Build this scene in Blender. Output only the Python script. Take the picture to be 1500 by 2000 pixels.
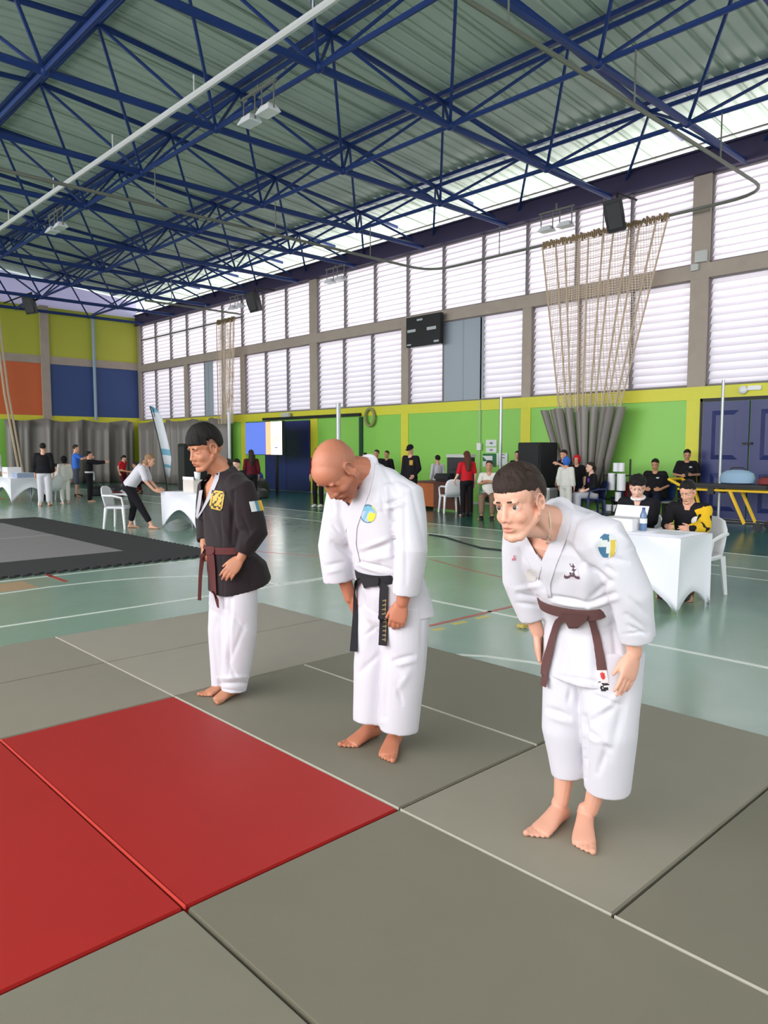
import bpy, bmesh, math, random
import numpy as np
from mathutils import Vector, Matrix, Euler
from mathutils.bvhtree import BVHTree
from math import pi, sin, cos, radians as R_
random.seed(7); np.random.seed(7)
for o in list(bpy.data.objects): bpy.data.objects.remove(o, do_unlink=True)
SC = bpy.context.scene
COL = SC.collection

# ---------------------------------------------------------------- camera (frame taken as 1500 x 2000, focal length in pixels)
FPX, CX, CY, HOR, VPX = 1455.0, 750.0, 1000.0, 877.0, 1375.0
TH = math.atan((CY - HOR) / FPX); YAW = math.atan(VPX / math.hypot(FPX, CY - HOR))
CAM = np.array([0, 0, 1.58])
cF = np.array([sin(YAW) * cos(TH), cos(YAW) * cos(TH), -sin(TH)])
cR = np.array([cos(YAW), -sin(YAW), 0.0]); cU = np.cross(cR, cF)
cam = bpy.data.cameras.new('camera'); camo = bpy.data.objects.new('camera', cam); COL.objects.link(camo)
cam.sensor_fit = 'VERTICAL'; cam.sensor_height = 36; cam.lens = FPX / 2000 * 36
cam.clip_start = 0.05; cam.clip_end = 300
camo.matrix_world = Matrix([[cR[i], cU[i], -cF[i], CAM[i]] for i in range(3)] + [[0, 0, 0, 1]])
SC.camera = camo

# ---------------------------------------------------------------- daylight, exposure
W = bpy.data.worlds.new('sky'); SC.world = W; W.use_nodes = True
wn = W.node_tree.nodes; wn['Background'].inputs[0].default_value = (0.93, 0.95, 1.0, 1)
wn['Background'].inputs[1].default_value = 1.9
SC.view_settings.view_transform = 'Standard'; SC.view_settings.look = 'None'
SC.view_settings.exposure = 0.0; SC.view_settings.gamma = 1.0; SC.view_settings.use_curve_mapping = False
SC.cycles.use_denoising = True
SC.cycles.max_bounces = 8; SC.cycles.diffuse_bounces = 5; SC.cycles.glossy_bounces = 3
SC.cycles.transmission_bounces = 4; SC.cycles.transparent_max_bounces = 16
SC.cycles.sample_clamp_indirect = 6; SC.cycles.caustics_reflective = False; SC.cycles.caustics_refractive = False

def area(name, loc, rot, sx, sy, power, col=(1, 1, 1), spread=180):
    l = bpy.data.lights.new(name, 'AREA'); l.shape = 'RECTANGLE'; l.size = sx; l.size_y = sy; l.energy = power; l.color = col
    l.spread = R_(spread)
    o = bpy.data.objects.new(name, l); COL.objects.link(o); o.location = loc; o.rotation_euler = rot; return o
# daylight entering by the open tall side of the hall behind the photographer
area('daylight_left', (-24, 12, 7.0), (0, R_(-84), 0), 14, 56, 10500, (1.0, 0.98, 1.0))
area('daylight_back', (6, -22, 6.5), (R_(84), 0, 0), 34, 12.0, 1300, (1.0, 0.98, 1.0))

area('daylight_high_left', (-11, 11, 13.5), (0, R_(-48), 0), 12, 44, 5600, (1.0, 0.98, 1.0))
area('eave_fill', (20.5, 13, 6.4), (0, R_(-225), 0), 2.5, 46, 2300, (1.0, 0.93, 0.88))  # added fill lamp, aimed up to brighten the ceiling near the eave
# ---------------------------------------------------------------- picture to place helpers
def ray(px, py):
    d = cF * FPX + cR * (px - CX) - cU * (py - CY); return d / np.linalg.norm(d)
def fl(px, py, z=0.0):
    d = ray(px, py); return CAM + d * ((z - CAM[2]) / d[2])
def ax(px, py, X):
    d = ray(px, py); return CAM + d * (X / d[0])
def ay(px, py, Y):
    d = ray(px, py); return CAM + d * (Y / d[1])

# ---------------------------------------------------------------- mesh helpers
def nrm(v):
    v = np.asarray(v, float); n = np.linalg.norm(v); return v / n if n > 1e-9 else v
def frame(d, up=(0, 0, 1)):
    d = nrm(d); up = np.asarray(up, float)
    if abs(d @ nrm(up)) > 0.97: up = np.array([1.0, 0, 0])
    a = nrm(np.cross(up, d)); b = np.cross(d, a); return a, b
def rotm(e):
    return np.array(Euler(e, 'XYZ').to_matrix())
class MB:
    def __init__(s): s.v = []; s.f = []; s.m = []; s.mi = 0
    def add(s, vs, fs):
        n = len(s.v); s.v.extend([tuple(map(float, p)) for p in vs])
        for f in fs: s.f.append(tuple(i + n for i in f)); s.m.append(s.mi)
        return s
    def box(s, c, d, rot=None):
        c = np.asarray(c, float); h = np.asarray(d, float) / 2
        q = np.array([[x, y, z] for z in (-1, 1) for y in (-1, 1) for x in (-1, 1)]) * h
        if rot is not None: q = q @ (rotm(rot) if not isinstance(rot, np.ndarray) else rot).T
        return s.add(q + c, [(0, 2, 3, 1), (4, 5, 7, 6), (0, 1, 5, 4), (2, 6, 7, 3), (0, 4, 6, 2), (1, 3, 7, 5)])
    def b2(s, lo, hi):
        lo = np.asarray(lo, float); hi = np.asarray(hi, float); return s.box((lo + hi) / 2, np.abs(hi - lo))
    def tube(s, pts, r, n=8, cap=True, up=(0, 0, 1), sq=1.0):
        pts = [np.asarray(p, float) for p in pts]; m = len(pts)
        rr = [r] * m if np.isscalar(r) else list(r)
        vs = []; prev = None
        for i in range(m):
            d = pts[min(i + 1, m - 1)] - pts[max(i - 1, 0)]
            if prev is None: a, b = frame(d, up)
            else:
                d = nrm(d); a = prev - d * (prev @ d); a = nrm(a); b = np.cross(d, a)
            prev = a
            for k in range(n):
                t = 2 * pi * k / n + pi / n; vs.append(pts[i] + a * cos(t) * rr[i] + b * sin(t) * rr[i] * sq)
        fs = []
        for i in range(m - 1):
            for k in range(n):
                k2 = (k + 1) % n; fs.append((i * n + k, i * n + k2, (i + 1) * n + k2, (i + 1) * n + k))
        if cap: fs += [tuple(range(n - 1, -1, -1)), tuple(range((m - 1) * n, m * n))]
        return s.add(vs, fs)
    def cyl(s, c, r, h, n=20, r2=None):
        c = np.asarray(c, float); return s.tube([c, c + np.array([0, 0, h])], [r, r if r2 is None else r2], n)
    def ell(s, c, r, rot=None, nu=16, nv=10):
        c = np.asarray(c, float); vs = []
        for j in range(nv + 1):
            p = pi * j / nv
            for i in range(nu):
                t = 2 * pi * i / nu; vs.append([sin(p) * cos(t) * r[0], sin(p) * sin(t) * r[1], cos(p) * r[2]])
        q = np.array(vs)
        if rot is not None: q = q @ (rot if isinstance(rot, np.ndarray) else rotm(rot)).T
        fs = []
        for j in range(nv):
            for i in range(nu):
                i2 = (i + 1) % nu; fs.append((j * nu + i, (j + 1) * nu + i, (j + 1) * nu + i2, j * nu + i2))
        return s.add(q + c, fs)
    def cap(s, a, b, ra, rb, n=12):
        a = np.asarray(a, float); b = np.asarray(b, float); d = nrm(b - a); L = np.linalg.norm(b - a)
        pts = []; rr = []
        for t in (0.05, 0.35, 0.7, 1.0):
            pts.append(a - d * ra * cos(t * pi / 2)); rr.append(ra * sin(t * pi / 2) + 1e-4)
        for t in (1.0, 0.7, 0.35, 0.05):
            pts.append(b + d * rb * cos(t * pi / 2)); rr.append(rb * sin(t * pi / 2) + 1e-4)
        return s.tube(pts, rr, n)
    def loft(s, rings, cap=True, closed=True):
        n = len(rings[0]); vs = [p for r in rings for p in r]; fs = []
        for i in range(len(rings) - 1):
            for k in range(n if closed else n - 1):
                k2 = (k + 1) % n; fs.append((i * n + k, i * n + k2, (i + 1) * n + k2, (i + 1) * n + k))
        if cap: fs += [tuple(range(n - 1, -1, -1)), tuple(range((len(rings) - 1) * n, len(rings) * n))]
        return s.add(vs, fs)
    def grid(s, P):
        n = len(P[0]); return s.loft(P, cap=False, closed=False)
    def mesh(s, name, off=(0, 0, 0)):
        me = bpy.data.meshes.new(name); o = np.asarray(off, float)
        me.from_pydata([tuple(np.array(p) - o) for p in s.v], [], s.f); me.update(); return me
def ring(c, u, v, ru, rv, n=24, p=2.0, rvb=None):
    """superellipse ring: u, v unit axes; rv for the +v side, rvb for the -v side"""
    c = np.asarray(c, float); out = []
    for k in range(n):
        t = 2 * pi * k / n; ct, st = cos(t), sin(t)
        x = abs(ct) ** (2 / p) * (1 if ct >= 0 else -1); y = abs(st) ** (2 / p) * (1 if st >= 0 else -1)
        out.append(c + u * ru * x + v * (rv if (y >= 0 or rvb is None) else rvb) * y)
    return out
def wpos(o):
    p = np.zeros(3)
    while o is not None: p = p + np.array(o.location); o = o.parent
    return p
def link(name, me, mats, parent=None, smooth=False, sharp=None):
    o = bpy.data.objects.new(name, me); COL.objects.link(o)
    for m in (mats if isinstance(mats, (list, tuple)) else [mats]): me.materials.append(m)
    if smooth:
        me.shade_smooth()
        if sharp: me.set_sharp_from_angle(angle=R_(sharp))
    if parent is not None: o.parent = parent
    return o
def build(name, mb, mats, parent=None, smooth=False, sharp=35, local=False, bevel=0):
    """one mesh object; mesh written in world coordinates unless local"""
    off = (0, 0, 0) if (local or parent is None) else wpos(parent)
    me = mb.mesh(name, off); me.polygons.foreach_set('material_index', mb.m)
    o = link(name, me, mats, parent, smooth, sharp)
    bm = bmesh.new(); bm.from_mesh(me); bmesh.ops.recalc_face_normals(bm, faces=bm.faces)
    if bevel:
        bmesh.ops.bevel(bm, geom=list(bm.edges), offset=bevel, segments=2, affect='EDGES', clamp_overlap=True)
    bm.to_mesh(me); bm.free()
    if smooth:
        me.shade_smooth(); me.set_sharp_from_angle(angle=R_(sharp)) if sharp else None
    return o
def tag(o, label, cat, group=None, kind=None):
    o['label'] = label; o['category'] = cat
    if group: o['group'] = group
    if kind: o['kind'] = kind
    return o
def thing(name, label, cat, loc=(0, 0, 0), rz=0, group=None):
    o = bpy.data.objects.new(name, None); COL.objects.link(o); o.location = tuple(map(float, loc)); o.rotation_euler = (0, 0, rz)
    o.empty_display_size = 0.1; return tag(o, label, cat, group)
def solo(name, mb, mats, label, cat, group=None, **k):
    """a thing that is one mesh: origin placed at the base"""
    v = np.array(mb.v); b = (v.min(0) + v.max(0)) / 2; b[2] = v[:, 2].min()
    mb.v = [tuple(np.array(p) - b) for p in mb.v]
    o = build(name, mb, mats, None, **k); o.location = b; return tag(o, label, cat, group)
def struct(name, mb, mats, parent=None, **k):
    o = build(name, mb, mats, parent, **k)
    if parent is None: o['kind'] = 'structure'
    return o
def dup(root, loc, rz=None, label=None):
    r = root.copy(); COL.objects.link(r); r.location = tuple(map(float, loc))
    if rz is not None: r.rotation_euler = (0, 0, rz)
    if label: r['label'] = label
    for ch in list(root.children):
        c = ch.copy(); COL.objects.link(c); c.parent = r
        for g in ch.children:
            d = g.copy(); COL.objects.link(d); d.parent = c
    return r

# ---------------------------------------------------------------- materials
def mat(name, col, rough=0.6, metal=0.0, noise=0.0, nscale=8.0, bump=0.0, bscale=60.0, spec=0.5, emit=0, transl=0.0, alpha=1.0, trans=0.0, sheen=0.0, col2=None):
    m = bpy.data.materials.new(name); m.use_nodes = True; nt = m.node_tree; b = nt.nodes['Principled BSDF']
    col = tuple(((c / 255) / 12.92 if c / 255 <= 0.04045 else ((c / 255 + 0.055) / 1.055) ** 2.4) for c in col)
    if col2 is not None: col2 = tuple(((c / 255) / 12.92 if c / 255 <= 0.04045 else ((c / 255 + 0.055) / 1.055) ** 2.4) for c in col2)
    b.inputs['Base Color'].default_value = (*col, 1); b.inputs['Roughness'].default_value = rough; b.inputs['Metallic'].default_value = metal
    b.inputs['Specular IOR Level'].default_value = spec
    if trans: b.inputs['Transmission Weight'].default_value = trans
    if alpha < 1: b.inputs['Alpha'].default_value = alpha
    if sheen: b.inputs['Sheen Weight'].default_value = sheen
    if emit:
        b.inputs['Emission Color'].default_value = (*col, 1); b.inputs['Emission Strength'].default_value = emit
    tc = None
    if noise or bump or col2: tc = nt.nodes.new('ShaderNodeTexCoord')
    if noise or col2:
        nz = nt.nodes.new('ShaderNodeTexNoise'); nz.inputs['Scale'].default_value = nscale; nz.inputs['Detail'].default_value = 4
        nt.links.new(tc.outputs['Object'], nz.inputs['Vector'])
        mx = nt.nodes.new('ShaderNodeMix'); mx.data_type = 'RGBA'
        c1 = col2 if col2 else tuple(max(0, c * (1 - noise)) for c in col); c2 = col if col2 else tuple(min(1, c * (1 + noise)) for c in col)
        mx.inputs[6].default_value = (*c1, 1); mx.inputs[7].default_value = (*c2, 1)
        nt.links.new(nz.outputs['Fac'], mx.inputs[0]); nt.links.new(mx.outputs[2], b.inputs['Base Color'])
    if bump:
        n2 = nt.nodes.new('ShaderNodeTexNoise'); n2.inputs['Scale'].default_value = bscale; n2.inputs['Detail'].default_value = 3
        nt.links.new(tc.outputs['Object'], n2.inputs['Vector'])
        bp = nt.nodes.new('ShaderNodeBump'); bp.inputs['Strength'].default_value = bump; bp.inputs['Distance'].default_value = 0.01
        nt.links.new(n2.outputs['Fac'], bp.inputs['Height']); nt.links.new(bp.outputs['Normal'], b.inputs['Normal'])
    if transl:
        tr = nt.nodes.new('ShaderNodeBsdfTranslucent'); tr.inputs['Color'].default_value = (*col, 1)
        ms = nt.nodes.new('ShaderNodeMixShader'); ms.inputs[0].default_value = transl; out = nt.nodes['Material Output']
        nt.links.new(b.outputs[0], ms.inputs[1]); nt.links.new(tr.outputs[0], ms.inputs[2]); nt.links.new(ms.outputs[0], out.inputs[0])
    return m
M = {}
M['green'] = mat('green_paint', (142, 208, 88), 0.45, noise=0.03, nscale=1.5)
M['yellow'] = mat('yellow_paint', (222, 218, 62), 0.5, noise=0.04)
M['olive'] = mat('lime_yellow_paint', (186, 188, 64), 0.55, noise=0.04, nscale=1)
M['concrete'] = mat('raw_concrete', (176, 162, 150), 0.85, noise=0.12, nscale=3, bump=0.2)
M['orange'] = mat('orange_paint', (215, 106, 58), 0.55, noise=0.05, nscale=1)
M['bluep'] = mat('blue_paint', (52, 76, 132), 0.55, noise=0.05, nscale=1)
M['doorblue'] = mat('door_blue_paint', (42, 50, 105), 0.4, noise=0.05)
M['frameblue'] = mat('truss_blue_paint', (26, 52, 112), 0.45, spec=0.4)
M['eavebeam'] = mat('eave_beam_paint', (58, 48, 82), 0.6, noise=0.15, nscale=2)
M['roof'] = mat('roof_sheet_pale_green', (188, 203, 190), 0.6, noise=0.05, nscale=0.6)
M['slat'] = mat('white_louvre_slat', (246, 243, 247), 0.6, transl=0.5)
M['mullion'] = mat('grey_mullion', (130, 124, 126), 0.7)
M['sheet'] = mat('frosted_sheet', (190, 200, 208), 0.5, transl=0.35)
M['white'] = mat('white_plain', (235, 234, 236), 0.6)
M['plastic'] = mat('white_plastic', (240, 240, 244), 0.35)
M['black'] = mat('black_plain', (22, 22, 25), 0.55)
M['dark'] = mat('charcoal_plain', (48, 48, 50), 0.6)
M['steel'] = mat('galvanised_steel', (178, 182, 184), 0.35, metal=0.7)
M['greypaint'] = mat('pale_grey_paint', (198, 200, 196), 0.45)
M['rail'] = mat('rail_grey', (120, 122, 112), 0.45, metal=0.3)
M['tarp'] = mat('grey_tarpaulin', (134, 128, 122), 0.42, noise=0.06, nscale=2, spec=0.5)
M['red'] = mat('red_plain', (190, 30, 38), 0.6)
M['yel'] = mat('safety_yellow', (238, 190, 20), 0.4)
M['hiviz'] = mat('hi_viz_yellow', (205, 232, 50), 0.5)
M['cloth'] = mat('white_tablecloth', (238, 238, 246), 0.65)
# ================================================================ SETTING
WX = 16.7      # window wall plane
EY = 35.4      # far end wall plane
Y0 = -9.0; XL = -4.4; RIDGE = 6.15
def roofz(x): return 8.95 + 0.083 * (15.45 - x) if x > RIDGE else 8.95 + 0.083 * (15.45 - RIDGE) - 0.083 * (RIDGE - x)
# ---- floor
def floor_material():
    m = bpy.data.materials.new('court_floor'); m.use_nodes = True; nt = m.node_tree; b = nt.nodes['Principled BSDF']; L = nt.links
    tc = nt.nodes.new('ShaderNodeTexCoord'); sp = nt.nodes.new('ShaderNodeSeparateXYZ'); L.new(tc.outputs['Object'], sp.inputs[0])
    st = nt.nodes.new('ShaderNodeMath'); st.operation = 'GREATER_THAN'; st.inputs[1].default_value = 11.55; L.new(sp.outputs['X'], st.inputs[0])
    nz = nt.nodes.new('ShaderNodeTexNoise'); nz.inputs['Scale'].default_value = 0.9; nz.inputs['Detail'].default_value = 5; L.new(tc.outputs['Object'], nz.inputs['Vector'])
    a = nt.nodes.new('ShaderNodeMix'); a.data_type = 'RGBA'; a.inputs[6].default_value = (0.20, 0.33, 0.25, 1); a.inputs[7].default_value = (0.27, 0.40, 0.32, 1); L.new(nz.outputs['Fac'], a.inputs[0])
    c = nt.nodes.new('ShaderNodeMix'); c.data_type = 'RGBA'; c.inputs[7].default_value = (0.012, 0.115, 0.085, 1); L.new(st.outputs[0], c.inputs[0]); L.new(a.outputs[2], c.inputs[6])
    L.new(c.outputs[2], b.inputs['Base Color'])
    n2 = nt.nodes.new('ShaderNodeTexNoise'); n2.inputs['Scale'].default_value = 3.5; L.new(tc.outputs['Object'], n2.inputs['Vector'])
    mr = nt.nodes.new('ShaderNodeMapRange'); mr.inputs[3].default_value = 0.14; mr.inputs[4].default_value = 0.28; L.new(n2.outputs['Fac'], mr.inputs[0]); L.new(mr.outputs[0], b.inputs['Roughness'])
    n3 = nt.nodes.new('ShaderNodeTexNoise'); n3.inputs['Scale'].default_value = 6; L.new(tc.outputs['Object'], n3.inputs['Vector'])
    bp = nt.nodes.new('ShaderNodeBump'); bp.inputs['Strength'].default_value = 0.06; bp.inputs['Distance'].default_value = 0.02; L.new(n3.outputs['Fac'], bp.inputs['Height']); L.new(bp.outputs[0], b.inputs['Normal'])
    b.inputs['Specular IOR Level'].default_value = 0.75
    return m
M['floor'] = floor_material()
FLOOR = struct('floor', MB().b2((XL - .3, Y0, -0.2), (WX + .3, EY + .3, 0)), M['floor'])
M['line'] = mat('court_line_white', (222, 230, 220), 0.3); M['redline'] = mat('court_line_red', (176, 66, 56), 0.3)
M['yelline'] = mat('court_line_yellow', (205, 190, 90), 0.3); M['tan'] = mat('court_tan_paint', (176, 152, 120), 0.25)
def line_px(pts, w=0.05, m='line', raw=False, name='court_line', z=0.0015):
    P = [np.array([*p, 0.0]) if raw else fl(*p) for p in pts]; L_, R2 = [], []
    for i, p in enumerate(P):
        d = nrm(P[min(i + 1, len(P) - 1)] - P[max(i - 1, 0)]); n = np.array([-d[1], d[0], 0]) * w / 2
        L_.append(p + n + [0, 0, z]); R2.append(p - n + [0, 0, z])
    mb = MB(); mb.loft([[a, b, b - [0, 0, z], a - [0, 0, z]] for a, b in zip(L_, R2)])
    build(name, mb, M[m], FLOOR)
line_px([(-4, 9.55), (5.35, 9.55)], raw=True)
line_px([(-60, 1168), (0, 1160), (100, 1146), (200, 1135), (290, 1128), (380, 1125), (450, 1127), (510, 1135), (548, 1142)])
line_px([(-4, 7.18), (5.6, 7.05)], raw=True)
line_px([(5.65, 7.1), (5.65, -3)], raw=True)
line_px([(640, 1134), (640, 1127), (545, 1141)], 0.05)
line_px([(870, 1280), (900, 1279), (950, 1282), (1035, 1293), (1090, 1303)])
line_px([(10.08, 24), (10.15, 9), (10.25, -3)], raw=True)
line_px([(9.45, 5.5), (9.47, -3)], raw=True, w=0.04)
line_px([(800, 1087), (900, 1087), (1000, 1091), (1060, 1096)], 0.04)
line_px([(4.3, 4.5), (6.6, 4.5)], raw=True, m='redline')
line_px([(500, 1077), (640, 1088), (760, 1098)], 0.04, 'redline')
line_px([(840, 1092), (905, 1110), (990, 1130)], 0.03, 'redline')
line_px([(3.28, 9.72), (3.27, 9.0)], raw=True, m='redline', w=0.06)
for q in ((846, 1231, 868, 1227), (884, 1219, 910, 1214), (930, 1208, 955, 1203), (470, 1118, 500, 1115)): line_px([q[:2], q[2:]], 0.06, 'yelline', name='court_dash')
line_px([(-4, 9.15), (2.9, 9.12)], raw=True, m='tan', w=0.55, name='tan_court_zone', z=0.001)
line_px([(11.55, 30), (11.55, -3)], raw=True, w=0.04)
# ---- window wall
COLS = [-6.4 + 4.633 * k for k in range(10)]           # concrete posts; every third one runs to the eave
MB_ = MB(); MB_.b2((WX, Y0, 0), (WX + .25, EY, 2.97))
WALL = struct('wall_right', MB_, M['green'])
fr = MB()
for k, y in enumerate(COLS):
    h = 0.2 if k % 3 == 0 else 0.14
    fr.b2((WX - .04, y - h, 2.97), (WX + .3, y + h, 7.62 if k % 3 == 0 else 5.4))
fr.b2((WX - .05, Y0, 5.34), (WX + .3, EY, 5.66))
build('concrete_frame', fr, M['concrete'], WALL)
yb = MB(); yb.b2((WX - .03, Y0, 2.68), (WX + .02, EY, 2.97))
for k, y in enumerate(COLS): yb.b2((WX - .025, y - (.2 if k % 3 == 0 else .16), 0), (WX + .02, y + (.2 if k % 3 == 0 else .16), 2.68))
build('yellow_band', yb, M['yellow'], WALL)
build('kick_strip', MB().b2((WX - .035, Y0, 0), (WX + .01, EY, .05)), M['greypaint'], WALL)
# fascia beam under the eave
fb = MB(); fb.b2((WX - .12, Y0, 7.58), (WX + .12, EY, 8.06)); fb.b2((WX - .2, Y0, 7.56), (WX + .12, EY, 7.6)); fb.b2((WX - .2, Y0, 8.04), (WX + .12, EY, 8.08))
struct('trim_1', fb, M['eavebeam'])
wg = MB(); wg.b2((WX - .06, Y0, 8.22), (WX - .01, EY, 8.25)); struct('trim_2', wg, M['mullion'])
def louvre(n, y0, y1, z0, z1, skip=None):
    """one louvred opening: slats as one pattern, mullions and frame as its parts"""
    mb = MB(); pitch = 0.168; k = int((z1 - z0) / pitch)
    for i in range(k + 1):
        z = z0 + .05 + i * (z1 - z0 - .1) / k
        mb.box((WX + .11, (y0 + y1) / 2, z), (0.012, y1 - y0, 0.206), (0, R_(28), 0))
    o = struct('window_%d' % n, mb, M['slat'])
    fm = MB()
    for z in (z0, z1): fm.b2((WX + .02, y0, z - .02), (WX + .2, y1, z + .02))
    for y in (y0 + .015, y1 - .015): fm.b2((WX + .02, y - .015, z0), (WX + .2, y + .015, z1))
    build('window_frame', fm, M['mullion'], o)
    m2 = max(1, round((y1 - y0) / 1.53))
    for j in range(1, m2):
        y = y0 + (y1 - y0) * j / m2
        build('mullion', MB().b2((WX + .0, y - .025, z0), (WX + .2, y + .025, z1)), M['mullion'], o)
    return o
n = 1
for k in range(len(COLS) - 1):
    a = .2 if k % 3 == 0 else .14; b = .2 if (k + 1) % 3 == 0 else .14
    louvre(n, COLS[k] + a, COLS[k + 1] - b, 3.0, 5.34); n += 1
for k in range(0, len(COLS) - 1, 3):
    louvre(n, COLS[k] + .2, COLS[k + 3] - .2, 5.68, 7.56); n += 1
# frosted sheets fixed behind two panes
for (pa, pb, zt) in ((867, 944, 5.3), (399, 416, 5.3)):
    ya = ax(pa, 740, WX)[1]; yb_ = ax(pb, 740, WX)[1]
    mb = MB(); mb.b2((WX + .0, yb_, 3.0), (WX + .012, ya, zt)); mb.b2((WX - .012, (ya + yb_) / 2 - .01, 3.0), (WX, (ya + yb_) / 2 + .01, zt))
    far = pa < 500
    solo('frosted_sheet', mb, M['sheet'], 'pale grey frosted sheet on the louvres ' + ('in the far bay behind the narrow net' if far else 'right of the black scoreboard'), 'panel', 'frosted sheets on the louvres')
# ---- far end wall
ew = MB(); ew.mi = 0; ew.b2((XL, EY, 0), (WX + .3, EY + .25, 3.1))
WALLF = struct('wall_far', ew, M['yellow'])
c = MB(); c.b2((XL, EY - .05, 5.43), (WX, EY + .25, 5.78))
for x in (12.25, 7.6, 3.0, -1.6): c.b2((x - .18, EY - .12, 2.95), (x + .18, EY + .25, 8.0))
build('concrete_frame', c, M['concrete'], WALLF)
build('lime_panel', MB().b2((XL, EY, 5.78), (WX, EY + .2, 7.95)), M['olive'], WALLF)
build('blue_panel', MB().b2((12.43, EY, 3.1), (WX - .02, EY + .2, 5.43)), M['bluep'], WALLF)
build('orange_panel', MB().b2((7.78, EY, 3.1), (12.07, EY + .2, 5.43)), M['orange'], WALLF)
build('blue_panel', MB().b2((XL, EY, 3.1), (7.42, EY + .2, 5.43)), M['bluep'], WALLF)
build('green_panel', MB().b2((XL, EY - .02, 0), (10.75, EY, 2.9)), M['green'], WALLF)
lv = MB(); lv.add([(XL, EY + .05, 7.95), (WX, EY + .05, 7.95), (WX, EY + .05, roofz(WX) - .1), (RIDGE, EY + .05, roofz(RIDGE)), (XL, EY + .05, roofz(XL))], [(0, 1, 2, 3, 4)])
M['lav'] = mat('translucent_gable', (196, 190, 226), 0.5, transl=0.22)
struct('window_31', lv, M['lav'])
# ---- wall behind the photographer's left and back: low wall with open tall bays above
lw = MB(); lw.b2((XL - .25, Y0, 0), (XL, EY, 1.2)); lw.b2((XL - .25, Y0, 7.4), (XL, EY, 8.2))
for y in COLS: lw.b2((XL - .25, y - .15, 1.2), (XL, y + .15, 7.6))
struct('wall_left', lw, M['concrete'])
bw = MB(); bw.b2((XL, Y0 - .25, 0), (WX, Y0, 1.4)); bw.b2((XL, Y0 - .25, 7.4), (WX, Y0, 8.2))
for x in (XL, 0, 4.6, 9.2, 13.8): bw.b2((x - .15, Y0 - .25, 1.4), (x + .15, Y0, 7.6))
struct('wall_back', bw, M['concrete'])
# ---- corrugated roof
def roof():
    mb = MB(); ys = []; y = Y0 - .3; prof = []
    while y < EY + .3:
        for dy, dz in ((0, 0), (.2, 0), (.225, .045), (.275, .045), (.3, 0)): prof.append((y + dy, dz))
        y += .3
    for xa, xb in ((RIDGE, 18.36), (RIDGE, XL - .9)):
        mb.grid([[(x, yy, roofz(x) + dz + .02) for yy, dz in prof] for x in (xa, xb)])
    return mb
struct('ceiling', roof(), M['roof'])
for o in (bpy.data.objects['ceiling'],):
    md = o.modifiers.new('thick', 'SOLIDIFY'); md.thickness = 0.01; md.offset = 1
# fine ribs on the underside overlaps of the sheets
rb = MB()
for k in range(46):
    y = Y0 + .1 + k * .96
    rb.add([(RIDGE, y, roofz(RIDGE) + .0), (18.3, y, roofz(18.3) + .0), (18.3, y + .03, roofz(18.3) + .0), (RIDGE, y + .03, roofz(RIDGE) + .0),
            (RIDGE, y, roofz(RIDGE) + .03), (18.3, y, roofz(18.3) + .03), (18.3, y + .03, roofz(18.3) + .03), (RIDGE, y + .03, roofz(RIDGE) + .03)],
           [(0, 1, 2, 3), (4, 7, 6, 5), (0, 4, 5, 1), (3, 2, 6, 7)])
M['rooflap'] = mat('roof_sheet_lap', (150, 165, 150), 0.6)
build('sheet_lap', rb, M['rooflap'], bpy.data.objects['ceiling'])

# ================================================================ SPACE FRAME
SF = thing('space_frame', 'blue painted steel tube space frame of trusses carrying the pale corrugated roof', 'roof truss', (7.65, 9.7, 7.6))
BX = [13.95 - 3.12 * k for k in range(6)]; BX = [17.0] + BX; BY = [-5.8 + 3.1 * k for k in range(14)]
TX = [15.45 - 3.1 * k for k in range(7)]; TY = [-7.35 + 3.1 * k for k in range(14)]
ZB = 7.6
def chord(name, pts, r, n=8): return build(name, MB().tube(pts, r, n), M['frameblue'], SF, smooth=True)
for y in BY: chord('bottom_chord', [(BX[0] - .3, y, ZB), (BX[-1], y, ZB)], 0.066)
for x in BX[1:]: chord('bottom_chord', [(x, BY[0], ZB), (x, BY[-1], ZB)], 0.045)
for y in TY: chord('top_chord', [(WX + .3, y, roofz(WX + .3) - .22)] + [(TX[0] - 3.1 * k, y, roofz(TX[0] - 3.1 * k) - .22) for k in range(7)], 0.055)
for x in TX:
    w = 0.16 if x == TX[3] else 0.05
    chord('top_chord', [(x, TY[0], roofz(x) - .22), (x, TY[-1], roofz(x) - .22)], 0.05)
    mb = MB(); mb.b2((x - w, Y0, roofz(x) - .09), (x + w, EY, roofz(x) - .0)); build('purlin', mb, M['frameblue'], SF)
diag = []
for i, bx in enumerate(BX):
    for j, by in enumerate(BY):
        for sx in (-1.55, 1.55):
            for sy in (-1.55, 1.55):
                tx = bx + sx; ty = by + sy
                cx_ = min(TX, key=lambda q: abs(q - tx)); cy_ = min(TY, key=lambda q: abs(q - ty))
                if abs(cx_ - tx) < 0.5 and abs(cy_ - ty) < 0.5: diag.append(((bx, by, ZB), (cx_, cy_, roofz(cx_) - .22)))
def view_d(d):
    p = (np.array(d[0]) + np.array(d[1])) / 2 - CAM; z = p @ cF
    if z < 1: return 1e6
    u, v = 750 + FPX * (p @ cR) / z, 1000 - FPX * (p @ cU) / z
    return np.linalg.norm(p) + (0 if (-150 < u < 1650 and -200 < v < 900) else 1000)
diag.sort(key=view_d)
for a, b in diag[:96]: build('diagonal_brace', MB().tube([a, b], 0.032, 6), M['frameblue'], SF, smooth=True)
mb = MB()
for a, b in diag[96:]: mb.tube([a, b], 0.032, 6)
o = build('diagonal_brace', mb, M['frameblue'], SF, smooth=True); o['kind'] = 'stuff'
nodes = sorted([(x, y, ZB) for x in BX[1:] for y in BY], key=lambda p: view_d((p, p)))
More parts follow.
